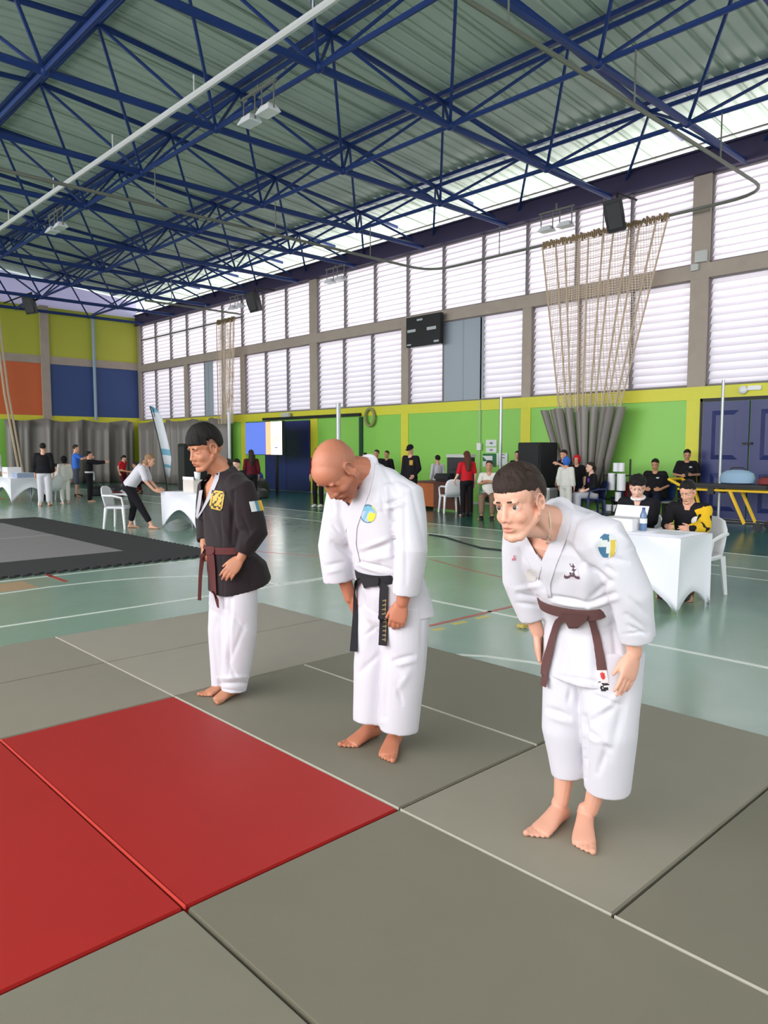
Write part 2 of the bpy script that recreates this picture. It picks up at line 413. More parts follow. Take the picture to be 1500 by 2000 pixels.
for p in nodes[:40]: build('node_plate', MB().ell(p, (0.1, 0.1, 0.085), None, 10, 6), M['frameblue'], SF, smooth=True)
mb = MB()
for p in nodes[40:]: mb.ell(p, (0.1, 0.1, 0.085), None, 10, 6)
o = build('node_plate', mb, M['frameblue'], SF, smooth=True); o['kind'] = 'stuff'

# ================================================================ MATS
M['matgrey'] = [mat('grey_mat_vinyl_%d' % i, c, 0.55, noise=0.05, nscale=5, bump=0.12, bscale=500) for i, c in enumerate([(142, 137, 121), (126, 122, 106), (156, 150, 136), (119, 115, 98)])]  # mat greys differ; light falloff on the nearer mats is darkened into their colour
M['matred'] = mat('red_mat_vinyl', (166, 33, 29), 0.5, noise=0.08, nscale=2, bump=0.12, bscale=500)
M['glintgrey'] = mat('pale_edge_glint', (186, 182, 165), .6); M['glintred'] = mat('red_edge_glint', (214, 74, 62), .5)  # light caught on the mat edges, painted as lighter strips
def judo_mat(x0, x1, y0, y1, m, label, red=False):
    g = 0.006; t = thing('judo_mat', label, 'mat', ((x0 + x1) / 2, (y0 + y1) / 2, 0), 0, 'judo mats laid on the court')
    mb = MB(); mb.b2((x0 + g, y0 + g, 0.001), (x1 - g, y1 - g, 0.04)); build('mat_cover', mb, m, t, smooth=True, bevel=0.006)
    if x0 > 2.1 or red: build('edge_glint', MB().b2((x0 + .001, y0 + g, .030), (x0 + .0070, y1 - g, .0412)), M['glintred'] if red else M['glintgrey'], t)
gx = [0.14, 1.15, 2.16, 3.17, 4.18]; G = M['matgrey']
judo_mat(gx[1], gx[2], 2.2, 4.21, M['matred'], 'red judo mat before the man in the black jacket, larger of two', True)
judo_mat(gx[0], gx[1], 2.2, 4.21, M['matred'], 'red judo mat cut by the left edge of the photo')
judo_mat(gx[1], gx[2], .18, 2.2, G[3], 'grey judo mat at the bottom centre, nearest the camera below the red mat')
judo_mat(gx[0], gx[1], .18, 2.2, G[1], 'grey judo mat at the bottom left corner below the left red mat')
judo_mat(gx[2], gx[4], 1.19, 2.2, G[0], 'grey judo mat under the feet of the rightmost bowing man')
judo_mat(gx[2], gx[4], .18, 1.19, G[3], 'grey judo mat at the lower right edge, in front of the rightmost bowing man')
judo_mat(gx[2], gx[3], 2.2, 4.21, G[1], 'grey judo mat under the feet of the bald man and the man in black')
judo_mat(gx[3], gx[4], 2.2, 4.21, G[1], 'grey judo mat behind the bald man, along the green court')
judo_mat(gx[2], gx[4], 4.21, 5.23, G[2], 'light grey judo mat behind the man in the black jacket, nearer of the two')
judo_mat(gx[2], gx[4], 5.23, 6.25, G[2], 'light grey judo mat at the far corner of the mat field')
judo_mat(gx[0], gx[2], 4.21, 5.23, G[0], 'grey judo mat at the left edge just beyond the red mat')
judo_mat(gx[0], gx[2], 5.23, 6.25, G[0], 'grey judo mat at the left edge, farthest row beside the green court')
# foam competition area at the left
M['foamblack'] = mat('black_foam', (44, 45, 46), 0.85, noise=0.08, bump=0.1, bscale=300); M['foamgrey'] = mat('grey_foam', (134, 130, 130), 0.8, noise=0.05, nscale=3)
t = thing('foam_mat_area', 'black foam puzzle mat with a grey centre on the court at the left', 'mat', (1.4, 13.7, 0))
mb = MB(); mb.b2((-3.2, 9.78, 0.001), (5.84, 17.9, 0.026))
for k in range(62): mb.b2((-3.1 + k * .145, 9.70, 0.001), (-3.03 + k * .145, 9.78, 0.026))
for k in range(55): mb.b2((5.84, 9.85 + k * .145, 0.001), (5.9, 9.92 + k * .145, 0.026))
build('border', mb, M['foamblack'], t)
build('centre_field', MB().b2((-3.2, 10.98, 0.026), (4.85, 16.85, 0.030)), M['foamgrey'], t)
mb = MB(); mb.b2((3.0, 10.98, 0.030), (3.02, 16.85, 0.0312)); mb.b2((-3.2, 13.9, 0.030), (4.85, 13.92, 0.0312)); build('seam', mb, M['greypaint'], t)
# ================================================================ FIGURES: tools
def voxel(mb, size, smooth=4, name='tmp'):
    me = mb.mesh(name); o = bpy.data.objects.new(name, me); COL.objects.link(o)
    bm = bmesh.new(); bm.from_mesh(me); bmesh.ops.recalc_face_normals(bm, faces=bm.faces); bm.to_mesh(me); bm.free()
    r = o.modifiers.new('r', 'REMESH'); r.mode = 'VOXEL'; r.voxel_size = size
    if smooth:
        s = o.modifiers.new('s', 'SMOOTH'); s.factor = 0.5; s.iterations = smooth
    dg = bpy.context.evaluated_depsgraph_get(); dg.update()
    out = bpy.data.meshes.new_from_object(o.evaluated_get(dg))
    bpy.data.objects.remove(o, do_unlink=True); bpy.data.meshes.remove(me)
    out.materials.clear(); return out
def vco(me):
    a = np.empty(len(me.vertices) * 3); me.vertices.foreach_get('co', a); return a.reshape(-1, 3)
def vno(me):
    a = np.empty(len(me.vertices) * 3); me.vertex_normals.foreach_get('vector', a); return a.reshape(-1, 3)
def setco(me, co): me.vertices.foreach_set('co', co.astype(np.float32).ravel()); me.update()
def project(co):
    v = co - CAM; z = v @ cF; return np.stack([CX + FPX * (v @ cR) / z, CY - FPX * (v @ cU) / z], 1)
def fcen(me):
    a = np.empty(len(me.polygons) * 3); me.polygons.foreach_get('center', a); return a.reshape(-1, 3)
def fnor(me):
    a = np.empty(len(me.polygons) * 3); me.polygons.foreach_get('normal', a); return a.reshape(-1, 3)
def inpoly(p, poly):
    x, y = p[:, 0], p[:, 1]; c = np.zeros(len(p), bool); n = len(poly)
    for i in range(n):
        x1, y1 = poly[i]; x2, y2 = poly[(i + 1) % n]
        if y1 == y2: continue
        k = ((y1 > y) != (y2 > y)) & (x < (x2 - x1) * (y - y1) / (y2 - y1) + x1); c ^= k
    return c
def delete_faces(me, mask):
    bm = bmesh.new(); bm.from_mesh(me); bm.faces.ensure_lookup_table()
    bmesh.ops.delete(bm, geom=[bm.faces[i] for i in np.nonzero(mask)[0]], context='FACES'); bm.to_mesh(me); bm.free()
def setmats(me, idx): me.polygons.foreach_set('material_index', idx.astype(np.int32)); me.update()
def vnoise(co, s, seed=0):
    """smooth pseudo noise from sums of sines"""
    r = np.random.RandomState(seed); out = np.zeros(len(co))
    for k in range(6):
        d = r.normal(size=3); d /= np.linalg.norm(d); out += np.sin(co @ d * s * r.uniform(.6, 1.7) + r.uniform(0, 6.28))
    return out / 6
def creases(me, folds, amp_noise=0.0, ns=18, seed=0, y0=None):
    """cloth creases: each a segment (x1,y1,x2,y2,height,width) lying on the front of the garment"""
    co = vco(me); no = vno(me); d = np.zeros(len(co))
    if amp_noise: d += amp_noise * vnoise(co * [1, 1, .45], ns, seed)
    if amp_noise:
        q = vnoise(co * [1, 1, .16] + .03 * vnoise(co, 8, seed + 3)[:, None], ns * 1.5, seed + 7); d -= amp_noise * 1.6 * np.exp(-(q / .13) ** 2) * np.clip(.5 + vnoise(co, 7, seed + 9) * 1.6, 0, 1)
    P = project(co); face = (no @ -cF) > 0.05
    for (x1, y1, x2, y2, h, w) in folds:
        a = np.array([x1, y1], float); b = np.array([x2, y2], float); ab = b - a; L2 = ab @ ab
        t = np.clip(((P - a) @ ab) / L2, 0, 1); q = np.linalg.norm(P - (a + t[:, None] * ab), axis=1)
        d += np.where(face, 1.5 * h * np.exp(-(q / w) ** 2) * (0.35 + 0.65 * np.sin(pi * np.clip(t, 0.08, .92))), 0)
    setco(me, co + no * d[:, None])
def bvh(me): return BVHTree.FromPolygons([tuple(v.co) for v in me.vertices], [tuple(p.vertices) for p in me.polygons])
def hit(tree, px, py, off=0.0):
    d = ray(px, py); r = tree.ray_cast(Vector(CAM), Vector(d))
    if r[0] is None:
        n = tree.find_nearest(Vector(CAM + d * 3)); return None
    return np.array(r[0]) + np.array(r[1]) * off
def patch(name, tree, rows, t, mats, parent, nu=6, cols=None, extra=0.0):
    """cloth strip or badge lying on a garment; rows of (left, right) outline points"""
    P = []; last = None
    for (a, b) in rows:
        r = []
        for k in range(nu + 1):
            s = k / nu; h = hit(tree, a[0] + (b[0] - a[0]) * s, a[1] + (b[1] - a[1]) * s, t)
            if h is None:
                ref = last if last is not None else None
                if ref is None: h = None
                else:
                    dd = ray(a[0] + (b[0] - a[0]) * s, a[1] + (b[1] - a[1]) * s); h = CAM + dd * (np.linalg.norm(ref - CAM))
            if h is not None: last = h
            r.append(h)
        for k in range(nu + 1):
            if r[k] is None:
                dd = ray(a[0] + (b[0] - a[0]) * k / nu, a[1] + (b[1] - a[1]) * k / nu); r[k] = CAM + dd * np.linalg.norm((last if last is not None else np.array([2.4, 2, 1])) - CAM)
        P.append(r)
    # smooth depth a little
    D = np.array([[np.linalg.norm(p - CAM) for p in r] for r in P])
    for _ in range(2):
        if len(D) > 2: D[1:-1] = np.minimum(D[1:-1], (D[:-2] + D[1:-1] * 2 + D[2:]) / 4 + .001)
    P = [[CAM + nrm(p - CAM) * (D[i][j] - extra) for j, p in enumerate(r)] for i, r in enumerate(P)]
    th = max(t, 0.004) * 1.6
    Q = [[p + nrm(p - CAM) * th for p in r] for r in P]
    mb = MB(); n = nu + 1; m = len(P); vs = [p for r in P for p in r] + [p for r in Q for p in r]; fs = []; N = n * m
    for i in range(m - 1):
        for k in range(nu):
            f = (i * n + k, i * n + k + 1, (i + 1) * n + k + 1, (i + 1) * n + k); fs.append(f); fs.append(tuple(N + q for q in f[::-1]))
    edge = [k for k in range(nu + 1)] + [i * n + nu for i in range(1, m)] + [(m - 1) * n + k for k in range(nu - 1, -1, -1)] + [i * n for i in range(m - 2, 0, -1)]
    for i in range(len(edge)):
        a, b = edge[i], edge[(i + 1) % len(edge)]; fs.append((b, a, N + a, N + b))
    mb.add(vs, fs)
    if cols:
        for i, f in enumerate(fs):
            q = f[0] % N; mb.m[i] = cols(q // n / max(1, m - 1), (q % n) / nu)
    return build(name, mb, mats, parent, smooth=True, sharp=50)
def hollow(mb, pts, rx, ry, u_hint, depth=0.09, n=28, wall=0.012, p=2.0):
    """cloth tube that is open at its last end"""
    pts = [np.asarray(q, float) for q in pts]; rings = []; m = len(pts)
    for i, q in enumerate(pts):
        d = nrm(pts[min(i + 1, m - 1)] - pts[max(i - 1, 0)]); u = nrm(np.asarray(u_hint, float) - d * (np.asarray(u_hint, float) @ d)); v = np.cross(d, u)
        rings.append(ring(q, u, v, rx[i], ry[i], n, p))
    d = nrm(pts[-1] - pts[-2]); u = nrm(np.asarray(u_hint, float) - d * (np.asarray(u_hint, float) @ d)); v = np.cross(d, u)
    rings.append(ring(pts[-1], u, v, rx[-1] - wall, ry[-1] - wall, n, p))
    rings.append(ring(pts[-1] - d * depth, u, v, rx[-1] - wall * 1.3, ry[-1] - wall * 1.3, n, p))
    mb.loft(rings)
def lerp(a, b, t): return np.asarray(a, float) * (1 - t) + np.asarray(b, float) * t
def hand(mb, w, d, dors, side, curl=0.35, s=1.0, spread=0.06, thumb=0.6):
    """w wrist, d finger direction, dors back-of-hand normal, side = direction of the thumb side"""
    w = np.asarray(w, float); d = nrm(d); dors = nrm(np.asarray(dors, float) - d * (np.asarray(dors, float) @ d)); sd = np.cross(d, dors)
    if sd @ np.asarray(side, float) < 0: sd = -sd
    rings = []
    for t, hw, ht in ((-.015, .026, .019), (.01, .028, .018), (.035, .037, .016), (.065, .042, .014), (.088, .041, .012), (.098, .036, .009)):
        rings.append(ring(w + d * t * s, sd, dors, hw * s, ht * s, 18, 2.4))
    mb.loft(rings)
    lens = (.072, .080, .075, .060); offs = (.030, .010, -.010, -.029)
    for L, o, k in zip(lens, offs, range(4)):
        p = w + (d * (.088 - .004 * abs(k - 1)) + sd * o) * s; dd = nrm(d + sd * spread * (1.5 - k)); pts = [p - dd * .012 * s, p]; a = 0
        for seg, fr in enumerate((.45, .3, .25)):
            a += curl * (0.8 if seg == 0 else 1.0) * (1 + .08 * k); q = dd * cos(a) - dors * sin(a); pts.append(pts[-1] + q * L * fr * s)
        r = .0092 * s * (0.9 if k == 3 else 1)
        mb.tube(pts, [r, r, r * .98, r * .9, r * .62], 10)
        mb.ell(pts[2], (r * 1.06,) * 3, None, 10, 6); mb.ell(pts[-1], (r * .75,) * 3, None, 10, 6)
    p = w + (d * .022 + sd * .026 - dors * .004) * s; q = nrm(d * .72 + sd * thumb - dors * .25)
    pts = [p - q * .01 * s, p + q * .03 * s, p + (q * .03 + nrm(q + d * .5) * .03) * s, p + (q * .03 + nrm(q + d * .5) * .052) * s]
    mb.tube(pts, [.014 * s, .0125 * s, .0105 * s, .0075 * s], 10); mb.ell(pts[-1], (.0085 * s,) * 3, None, 10, 6)
def foot(mb, heel, yaw, s=1.0, left=True, ankle=None):
    """bare foot: heel point on the ground, yaw of the toes"""
    f = np.array([cos(yaw), sin(yaw), 0]); l = np.array([-sin(yaw), cos(yaw), 0]) * (1 if left else -1)   # l points to the outer side
    up = np.array([0, 0, 1.0]); h = np.asarray(heel, float)
    rings = []
    for t, hw, ht, c, o in ((0, .016, .018, .024, 0), (.012, .030, .030, .031, 0), (.04, .034, .040, .042, 0), (.075, .035, .042, .044, .002), (.11, .038, .034, .036, .004), (.15, .044, .024, .026, .005), (.185, .047, .017, .019, .004), (.205, .044, .012, .014, .004)):
        rings.append(ring(h + (f * t + up * c + l * o) * s, l, up, hw * s, ht * s, 18, 2.3))
    mb.loft(rings)
    for k, (o, L, r) in enumerate(((-.030, .052, .0135), (-.008, .048, .0092), (.010, .042, .0085), (.026, .035, .0080), (.041, .027, .0078))):
        p = h + (f * (.195 - .006 * k) + l * o) * s
        mb.tube([p + up * .013 * s, p + (f * L * .5 + up * .014) * s, p + (f * L * .8 + up * .010) * s, p + (f * L + up * .0085) * s], [r * s, r * s * 1.02, r * s, r * s * .7], 10)
        mb.ell(p + (f * L * .93 + up * r * .95) * s, (r * s * 1.0,) * 3, None, 10, 6)
    a = h + (f * .055 + up * .085) * s
    if ankle is not None:
        mb.cap(h + (f * .045 + up * .045) * s, a, .036 * s, .031 * s); mb.cap(a, ankle, .031 * s, .030 * s)
        mb.ell(a + l * .024 * s - up * .012, (.011 * s,) * 3, None, 10, 6); mb.ell(a - l * .025 * s - up * .006, (.011 * s,) * 3, None, 10, 6)
    return a
class Head:
    def __init__(s, c, psi, pitch, roll=0.0, sc=1.0):
        """psi: heading from -x towards -y; pitch > 0 looks down"""
        c1, s1 = cos(R_(psi)), sin(R_(psi)); f = np.array([-c1, -s1, 0]); l = np.array([s1, -c1, 0])
        cp, sp = cos(R_(pitch)), sin(R_(pitch)); z = np.array([0, 0, 1.0]); F = f * cp - z * sp; U = z * cp + f * sp
        cr, sr = cos(R_(roll)), sin(R_(roll)); l2 = l * cr + U * sr; U2 = U * cr - l * sr
        s.M = np.stack([F, l2, U2], 1); s.c = np.asarray(c, float); s.s = sc
    def w(s, p): return s.c + s.M @ (np.asarray(p, float) * s.s)
    def loc(s, co): return ((co - s.c) @ s.M) / s.s
def head_mb(mb, H, jaw=1.0, nose=1.0, ear=1.0):
    def E(c, r, rot=None, nu=20, nv=14):
        Rm = H.M if rot is None else H.M @ rotm(rot); mb.ell(H.w(c), np.array(r) * H.s, Rm, nu, nv)
    def C(a, b, ra, rb): mb.cap(H.w(a), H.w(b), ra * H.s, rb * H.s)
    E((-.018, 0, .035), (.094, .074, .082)); E((.028, 0, .042), (.060, .064, .058)); E((-.055, 0, .01), (.055, .062, .06))
    E((.022, 0, -.022), (.064, .062, .082)); E((.030, 0, -.066), (.054, .050 * jaw, .044)); E((.066, 0, -.098), (.021, .024 * jaw, .018))
    C((-.01, .052 * jaw, -.04), (.058, .024 * jaw, -.096), .022, .017); C((-.01, -.052 * jaw, -.04), (.058, -.024 * jaw, -.096), .022, .017)
    for sg in (1, -1):
        E((.050, .033 * sg, -.030), (.027, .024, .026)); E((.070, .026 * sg, .025), (.0125, .024, .009), (0, 0, R_(-20 * sg)))
        E((.086, .012 * sg, -.035), (.012, .0078, .0085)); E((.058, .030 * sg, .004), (.020, .020, .018))
        # ear: bowl, rim, lobe
        E((-.006, .074 * sg, -.004), (.018 * ear, .006, .028 * ear), (R_(6 * sg), R_(-12), R_(18 * sg)))
        rim = []
        for k in range(9):
            t = R_(-60 + 250 * k / 8); rim.append(H.w((-.006 - sin(t) * .004 - cos(t) * .019 * ear * (1 if True else 1), (.078 + .006 * max(0, cos(t))) * sg, .0 + sin(t) * .031 * ear)))
        mb.tube(rim, .0042 * H.s, 8); E((.002, .075 * sg, -.034 * ear), (.009, .005, .010))
    C((.080, 0, .018), (.094, 0, -.020), .0082, .0098 * nose); E((.0965, 0, -.029), (.0130 * nose, .0120 * nose, .0110)); C((.085, 0, -.045), (.092, 0, -.052), .012, .010)
    E((.084, 0, -.058), (.0125, .024, .0062)); E((.082, 0, -.0695), (.012, .020, .0068)); E((.078, 0, -.064), (.013, .028, .012))
def head_post(me, H, eyes=True, mouth=1.0, open_=0.0):
    """sockets, mouth line and nostrils pressed into the skin"""
    co = vco(me); L = H.loc(co); d = np.zeros((len(co), 3)); near = (np.linalg.norm(L, axis=1) < .16)
    def dent(c, r, a, dirn=(-1, 0, 0)):
        q = ((L - np.array(c)) / np.array(r)); w = np.exp(-(q ** 2).sum(1)) * near; d[:] += w[:, None] * (H.M @ np.array(dirn, float)) * a * H.s
    for sg in (1, -1):
        dent((.082, .031 * sg, .004), (.02, .015, .0085), .011); dent((.080, .018 * sg, .006), (.02, .008, .010), .005)
        dent((.100, .007 * sg, -.041), (.008, .0032, .003), .006, (-.3, 0, 1)); dent((-.001, .080 * sg, 0), (.009, .01, .016), .006, (0, -sg, 0))
    dent((.092, 0, -.0642), (.012, .021, .0020), .0065 * mouth); dent((.078, 0, -.083), (.02, .018, .005), .004)
    if open_: dent((.092, 0, -.0642), (.012, .012, .0045), .012 * open_)
    setco(me, co + d)
def skin_tint(me, rules, name='tint'):
    """natural colouring of skin (lips, stubble, cropped scalp): factor colour per vertex"""
    a = me.color_attributes.new(name, 'FLOAT_COLOR', 'POINT'); co = vco(me); c = np.ones((len(co), 4))
    for fn, col in rules:
        w = np.clip(fn(co), 0, 1)[:, None]; c[:, :3] = c[:, :3] * (1 - w) + np.array(col) * w
    a.data.foreach_set('color', c.astype(np.float32).ravel())
def skin_mat(name, col):
    m = mat(name, col, 0.48, bump=0.06, bscale=400, spec=0.4); nt = m.node_tree; b = nt.nodes['Principled BSDF']
    at = nt.nodes.new('ShaderNodeAttribute'); at.attribute_name = 'tint'; mx = nt.nodes.new('ShaderNodeMix'); mx.data_type = 'RGBA'; mx.blend_type = 'MULTIPLY'; mx.inputs[0].default_value = 1
    mx.inputs[6].default_value = b.inputs['Base Color'].default_value[:]; nt.links.new(at.outputs['Color'], mx.inputs[7]); nt.links.new(mx.outputs[2], b.inputs['Base Color'])
    b.inputs['Subsurface Weight'].default_value = 0.08; b.inputs['Subsurface Radius'].default_value = (.012, .005, .003); return m
def g3(H, c, r):
    return lambda co: np.exp(-((((H.loc(co) - np.array(c)) / np.array(r))) ** 2).sum(1)) * 1.3
M['eyewhite'] = mat('eye_white', (205, 198, 194), 0.25); M['iris'] = mat('eye_brown', (58, 38, 26), 0.2); M['lid'] = None
def eyes(H, parent, look=(1, 0, 0), r=0.0118, irx=None, local=False):
    for sg in (1, -1):
        c = np.array([.0655, .031 * sg, .004]); mb = MB(); lk = nrm(np.array(look, float)); nu, nv = 20, 14
        a, b = frame(lk, (0, 0, 1)); Rm = np.stack([a, b, lk], 1); mb.ell((0, 0, 0), (r,) * 3, None, nu, nv)
        v = np.array(mb.v); mb.m = [1 if (v[list(f)].mean(0)[2] > r * .83) else 0 for f in mb.f]
        mb.v = [tuple(H.w(c + Rm @ p)) for p in v]
        build('eye', mb, [M['eyewhite'], irx or M['iris']], parent, smooth=True, sharp=None, local=local)
def lids(mb, H, down=0.2):
    """eyelids belong to the continuous skin"""
    for sg in (1, -1):
        for up in (1, 0):
            pts = []
            for k in range(7):
                t = -1 + 2 * k / 6; h = (.0066 * (1 - t * t) * (1 - down * 1.6) if up else -.0058 * (1 - t * t)); pts.append(H.w((.0768 - .006 * t * t * 1.0 - .004 * abs(t), (.031 + .0135 * t) * sg, .004 + h)))
            mb.tube(pts, .0032 * H.s if up else .0024 * H.s, 8)
def half_lids(mb, H):
    for sg in (1, -1): mb.ell(H.w((.0655, .031 * sg, .0105)), np.array((.0132, .0138, .0085)) * H.s, H.M, 16, 10)
def closed_lids(mb, H):
    for sg in (1, -1): mb.ell(H.w((.0660, .031 * sg, .004)), np.array((.0128, .0135, .0115)) * H.s, H.M, 16, 10)
def lashes(H, parent):
    for sg in (1, -1):
        mb = MB(); mb.tube([H.w((.0655 + .0122 * cos(t) , (.031 + .0128 * sin(t)) * sg, -.0025)) for t in np.linspace(-1.05, 1.05, 9)], .0011 * H.s, 6); build('eyelashes', mb, M['hairblack'], parent, smooth=True)
def brows(H, parent, m, w=.017, h=.0034, z=.0215, tilt=0.0, local=False):
    for sg in (1, -1):
        pts = []
        for k in range(7):
            t = k / 6; pts.append(H.w((.0862 - .017 * t * t - .001, (.014 + w * 1.9 * t) * sg, z + .004 + .003 * sin(pi * t * .9) - .006 * t + tilt * sg)))
        mb = MB(); mb.tube(pts, [h * H.s * q for q in (.6, .9, 1.0, 1.0, .9, .65, .3)], 8); build('eyebrow', mb, m, parent, smooth=True, sharp=None, local=local)
def scalp(H, m, parent, thick=0.014, low=-.01, fringe=None, n_locks=0, lock=.02, seed=1, top=0.0, vox=.0045, front=.055, taper=.03):
    """hair cap grown over the skull, cut along the hairline"""
    mb = MB()
    def E(c, r, rot=None): mb.ell(H.w(c), np.array(r) * H.s, H.M if rot is None else H.M @ rotm(rot), 24, 16)
    t = thick; E((-.020, 0, .038), (.096 + t * .6, .076 + t * .5, .084 + t * .7 + top)); E((.026, 0, .055), (.060 + t, .062 + t * .5, .050 + t * .7 + top)); E((-.055, 0, .008), (.056 + t * .4, .063 + t * .3, .058 + t * .3))
    r = random.Random(seed)
    for _ in range(n_locks):
        az = r.uniform(-pi, pi); e = r.uniform(.0, .9); pts = []; rad = []
        for q in range(5):
            ee = e + lock * q / 4; rr = 1.0 + (.012 if q < 4 else .0)
            x, y, z = cos(az + .05 * q) * sin(ee), sin(az + .05 * q) * sin(ee), cos(ee)
            pts.append(H.w((-.012 + x * (.094 + t * .6) * rr + (.006 if x > 0 else 0), y * (.076 + t * .5) * rr, .040 + z * (.083 + t * .7 + top) * rr))); rad.append((.0052, .006, .0055, .004, .0018)[q] * H.s)
        mb.tube(pts, rad, 6)
    me = voxel(mb, vox, 2); L = H.loc(fcen(me))
    # hairline: above forehead, behind temples, above and behind ears
    x, y, z = L[:, 0], np.abs(L[:, 1]), L[:, 2]
    z = z + .003 * vnoise(L, 420, seed + 2)
    keep = ((x > .02) & (z > front + (0 if fringe is None else fringe) - .35 * np.clip(y - .035, 0, 1))) | ((x <= .02) & (z > low + .036 - .066 * np.clip((-.02 - x) / .04, 0, 1))) | ((x > -.0) & (x < .03) & (z > low + .026) & (y > .05))
    delete_faces(me, ~keep)
    co = vco(me); no = vno(me); Lv = H.loc(co); zf = np.where(Lv[:, 0] > .02, front + (0 if fringe is None else fringe) - .35 * np.clip(np.abs(Lv[:, 1]) - .035, 0, 1), low + .036 - .066 * np.clip((-.02 - Lv[:, 0]) / .04, 0, 1))
    m_ = np.clip((Lv[:, 2] - zf) / taper, 0, 1); setco(me, co - no * (thick * .75 * (1 - m_) ** 1.5 * H.s)[:, None]); co = vco(me); no = vno(me); setco(me, co + no * (.0008 * vnoise(H.loc(co), 300, seed) + .001 * vnoise(H.loc(co), 90, seed + 5))[:, None])
    off = wpos(parent); setco(me, vco(me) - off); o = link('hair', me, m, parent, True); return o
def hair_mat(name, col):
    m = mat(name, col, 0.55, noise=0.5, nscale=120, bump=0.6, bscale=260, spec=0.3); return m
M['hairblack'] = hair_mat('black_hair', (22, 18, 17)); M['hairbrown'] = hair_mat('dark_brown_hair', (50, 36, 30)); M['hairred'] = hair_mat('red_brown_hair', (92, 50, 36)); M['hairblond'] = hair_mat('blond_brown_hair', (150, 118, 88))
M['gi'] = mat('white_cotton', (214, 212, 219), 0.8, noise=0.01, bump=0.25, bscale=900, spec=0.2, sheen=0.1)
M['giblack'] = mat('black_cotton', (36, 27, 30), 0.75, noise=0.1, nscale=9, bump=0.2, bscale=900, spec=0.25, sheen=0.1)
M['beltbrown'] = mat('brown_belt_cotton', (98, 64, 62), 0.8, bump=0.4, bscale=700); M['beltmaroon'] = mat('maroon_belt_cotton', (92, 40, 40), 0.8, bump=0.4, bscale=700); M['beltblack'] = mat('black_belt_cotton', (24, 23, 30), 0.7, bump=0.4, bscale=700)
# ================================================================ THE THREE BOWING MEN
LAT = np.array([0, -1.0, 0])       # the men face -x, their left is -y
def torso_rings(spec, grow=0.0, n=36):
    out = []; pts = [np.asarray(q[0], float) for q in spec]; m = len(pts)
    for i, (c, w, f, b) in enumerate([q[:4] for q in spec]):
        t = nrm(pts[min(i + 1, m - 1)] - pts[max(i - 1, 0)])
        if len(spec[i]) > 4 and spec[i][4] is not None: t = nrm(spec[i][4])
        fr_ = nrm(np.cross(LAT, t)); out.append(ring(pts[i], LAT, fr_, w + grow, f + grow, n, 2.5, b + grow))
    return out
def belt(name, tree, pxs, c0, m, parent, hw=0.021, off=0.007, nz=(0, 0, 1)):
    H_ = [h for h in (hit(tree, *p) for p in pxs) if h is not None]; ctr = np.array(H_).mean(0); nz = nrm(nz)
    c0 = np.asarray(c0, float); c0 = c0 - nz * ((c0 - ctr) @ nz); a, b = frame(nz, LAT); K = 72; inn = []
    R = []
    for k in range(K):
        t = 2 * pi * k / K; dr = a * cos(t) + b * sin(t); rr = 0
        for s in (-.018, 0, .018):
            r = tree.ray_cast(Vector(c0 + nz * s + dr * .6), Vector(-dr), .6)
            if r[0] is not None: rr = max(rr, (np.array(r[0]) - c0) @ dr)
        R.append(rr if 0.06 < rr < 0.3 else None)
    good = [r for r in R if r]; med = float(np.median(good)); R = [r if (r and r < med * 1.6) else med for r in R]
    for _ in range(4): R = [(R[k - 1] + 2 * R[k] + R[(k + 1) % K]) / 4 for k in range(K)]
    P = []
    for k in range(K + 1):
        t = 2 * pi * k / K; dr = a * cos(t) + b * sin(t); r = R[k % K] + off
        P.append([c0 + dr * (r - .005) - nz * hw, c0 + dr * (r + .002) - nz * hw, c0 + dr * (r + .003), c0 + dr * (r + .002) + nz * hw, c0 + dr * (r - .005) + nz * hw])
    mb = MB(); n = 5; vs = [p for r in P[:-1] for p in r]; fs = []
    for k in range(K):
        k2 = (k + 1) % K
        for q in range(n): fs.append((k * n + q, k * n + (q + 1) % n, k2 * n + (q + 1) % n, k2 * n + q))
    mb.add(vs, fs); return build(name, mb, m, parent, smooth=True, sharp=50)
def rows(l, r, n=14):
    """resample two outline polylines into n rows"""
    def res(p):
        p = np.array(p, float); d = np.r_[0, np.cumsum(np.linalg.norm(np.diff(p, axis=0), axis=1))]; t = np.linspace(0, d[-1], n)
        return np.stack([np.interp(t, d, p[:, 0]), np.interp(t, d, p[:, 1])], 1)
    return list(zip(res(l), res(r)))
def skirt(mb, cs, rr, ns, wob=.05, ph=1.0, up=.09, p=2.4):
    rg = []
    for i, c in enumerate(cs):
        f_ = nrm(np.cross(LAT, nrm(ns[i]))); cc = np.asarray(c, float)
        rg.append([cc + (q - cc) * (1 + wob * i / (len(cs) - 1) * sin(5 * 2 * pi * k / 40 + ph)) for k, q in enumerate(ring(c, LAT, f_, rr[i][0], rr[i][1], 40, p, rr[i][2] if len(rr[i]) > 2 else None))])
    cc = np.asarray(cs[-1], float); last = rg[-1]; rg.append([cc + (q - cc) * .92 for q in last]); rg.append([cc + (q - cc) * .89 + nrm(ns[-1]) * up for q in last]); mb.loft(rg)
def disc(cx, cy, rx, ry, n=14):
    out = []
    for k in range(n):
        t = pi * (k + .5) / n; out.append(((cx - rx * sin(t), cy - ry * cos(t)), (cx + rx * sin(t), cy - ry * cos(t))))
    return out
def arm(mb, s, e, w, r=(.046, .037, .027)):
    mb.cap(s, e, r[0], r[1]); mb.cap(e, lerp(e, w, .45), r[1], r[1] * .98); mb.cap(lerp(e, w, .35), w, r[1], r[2])
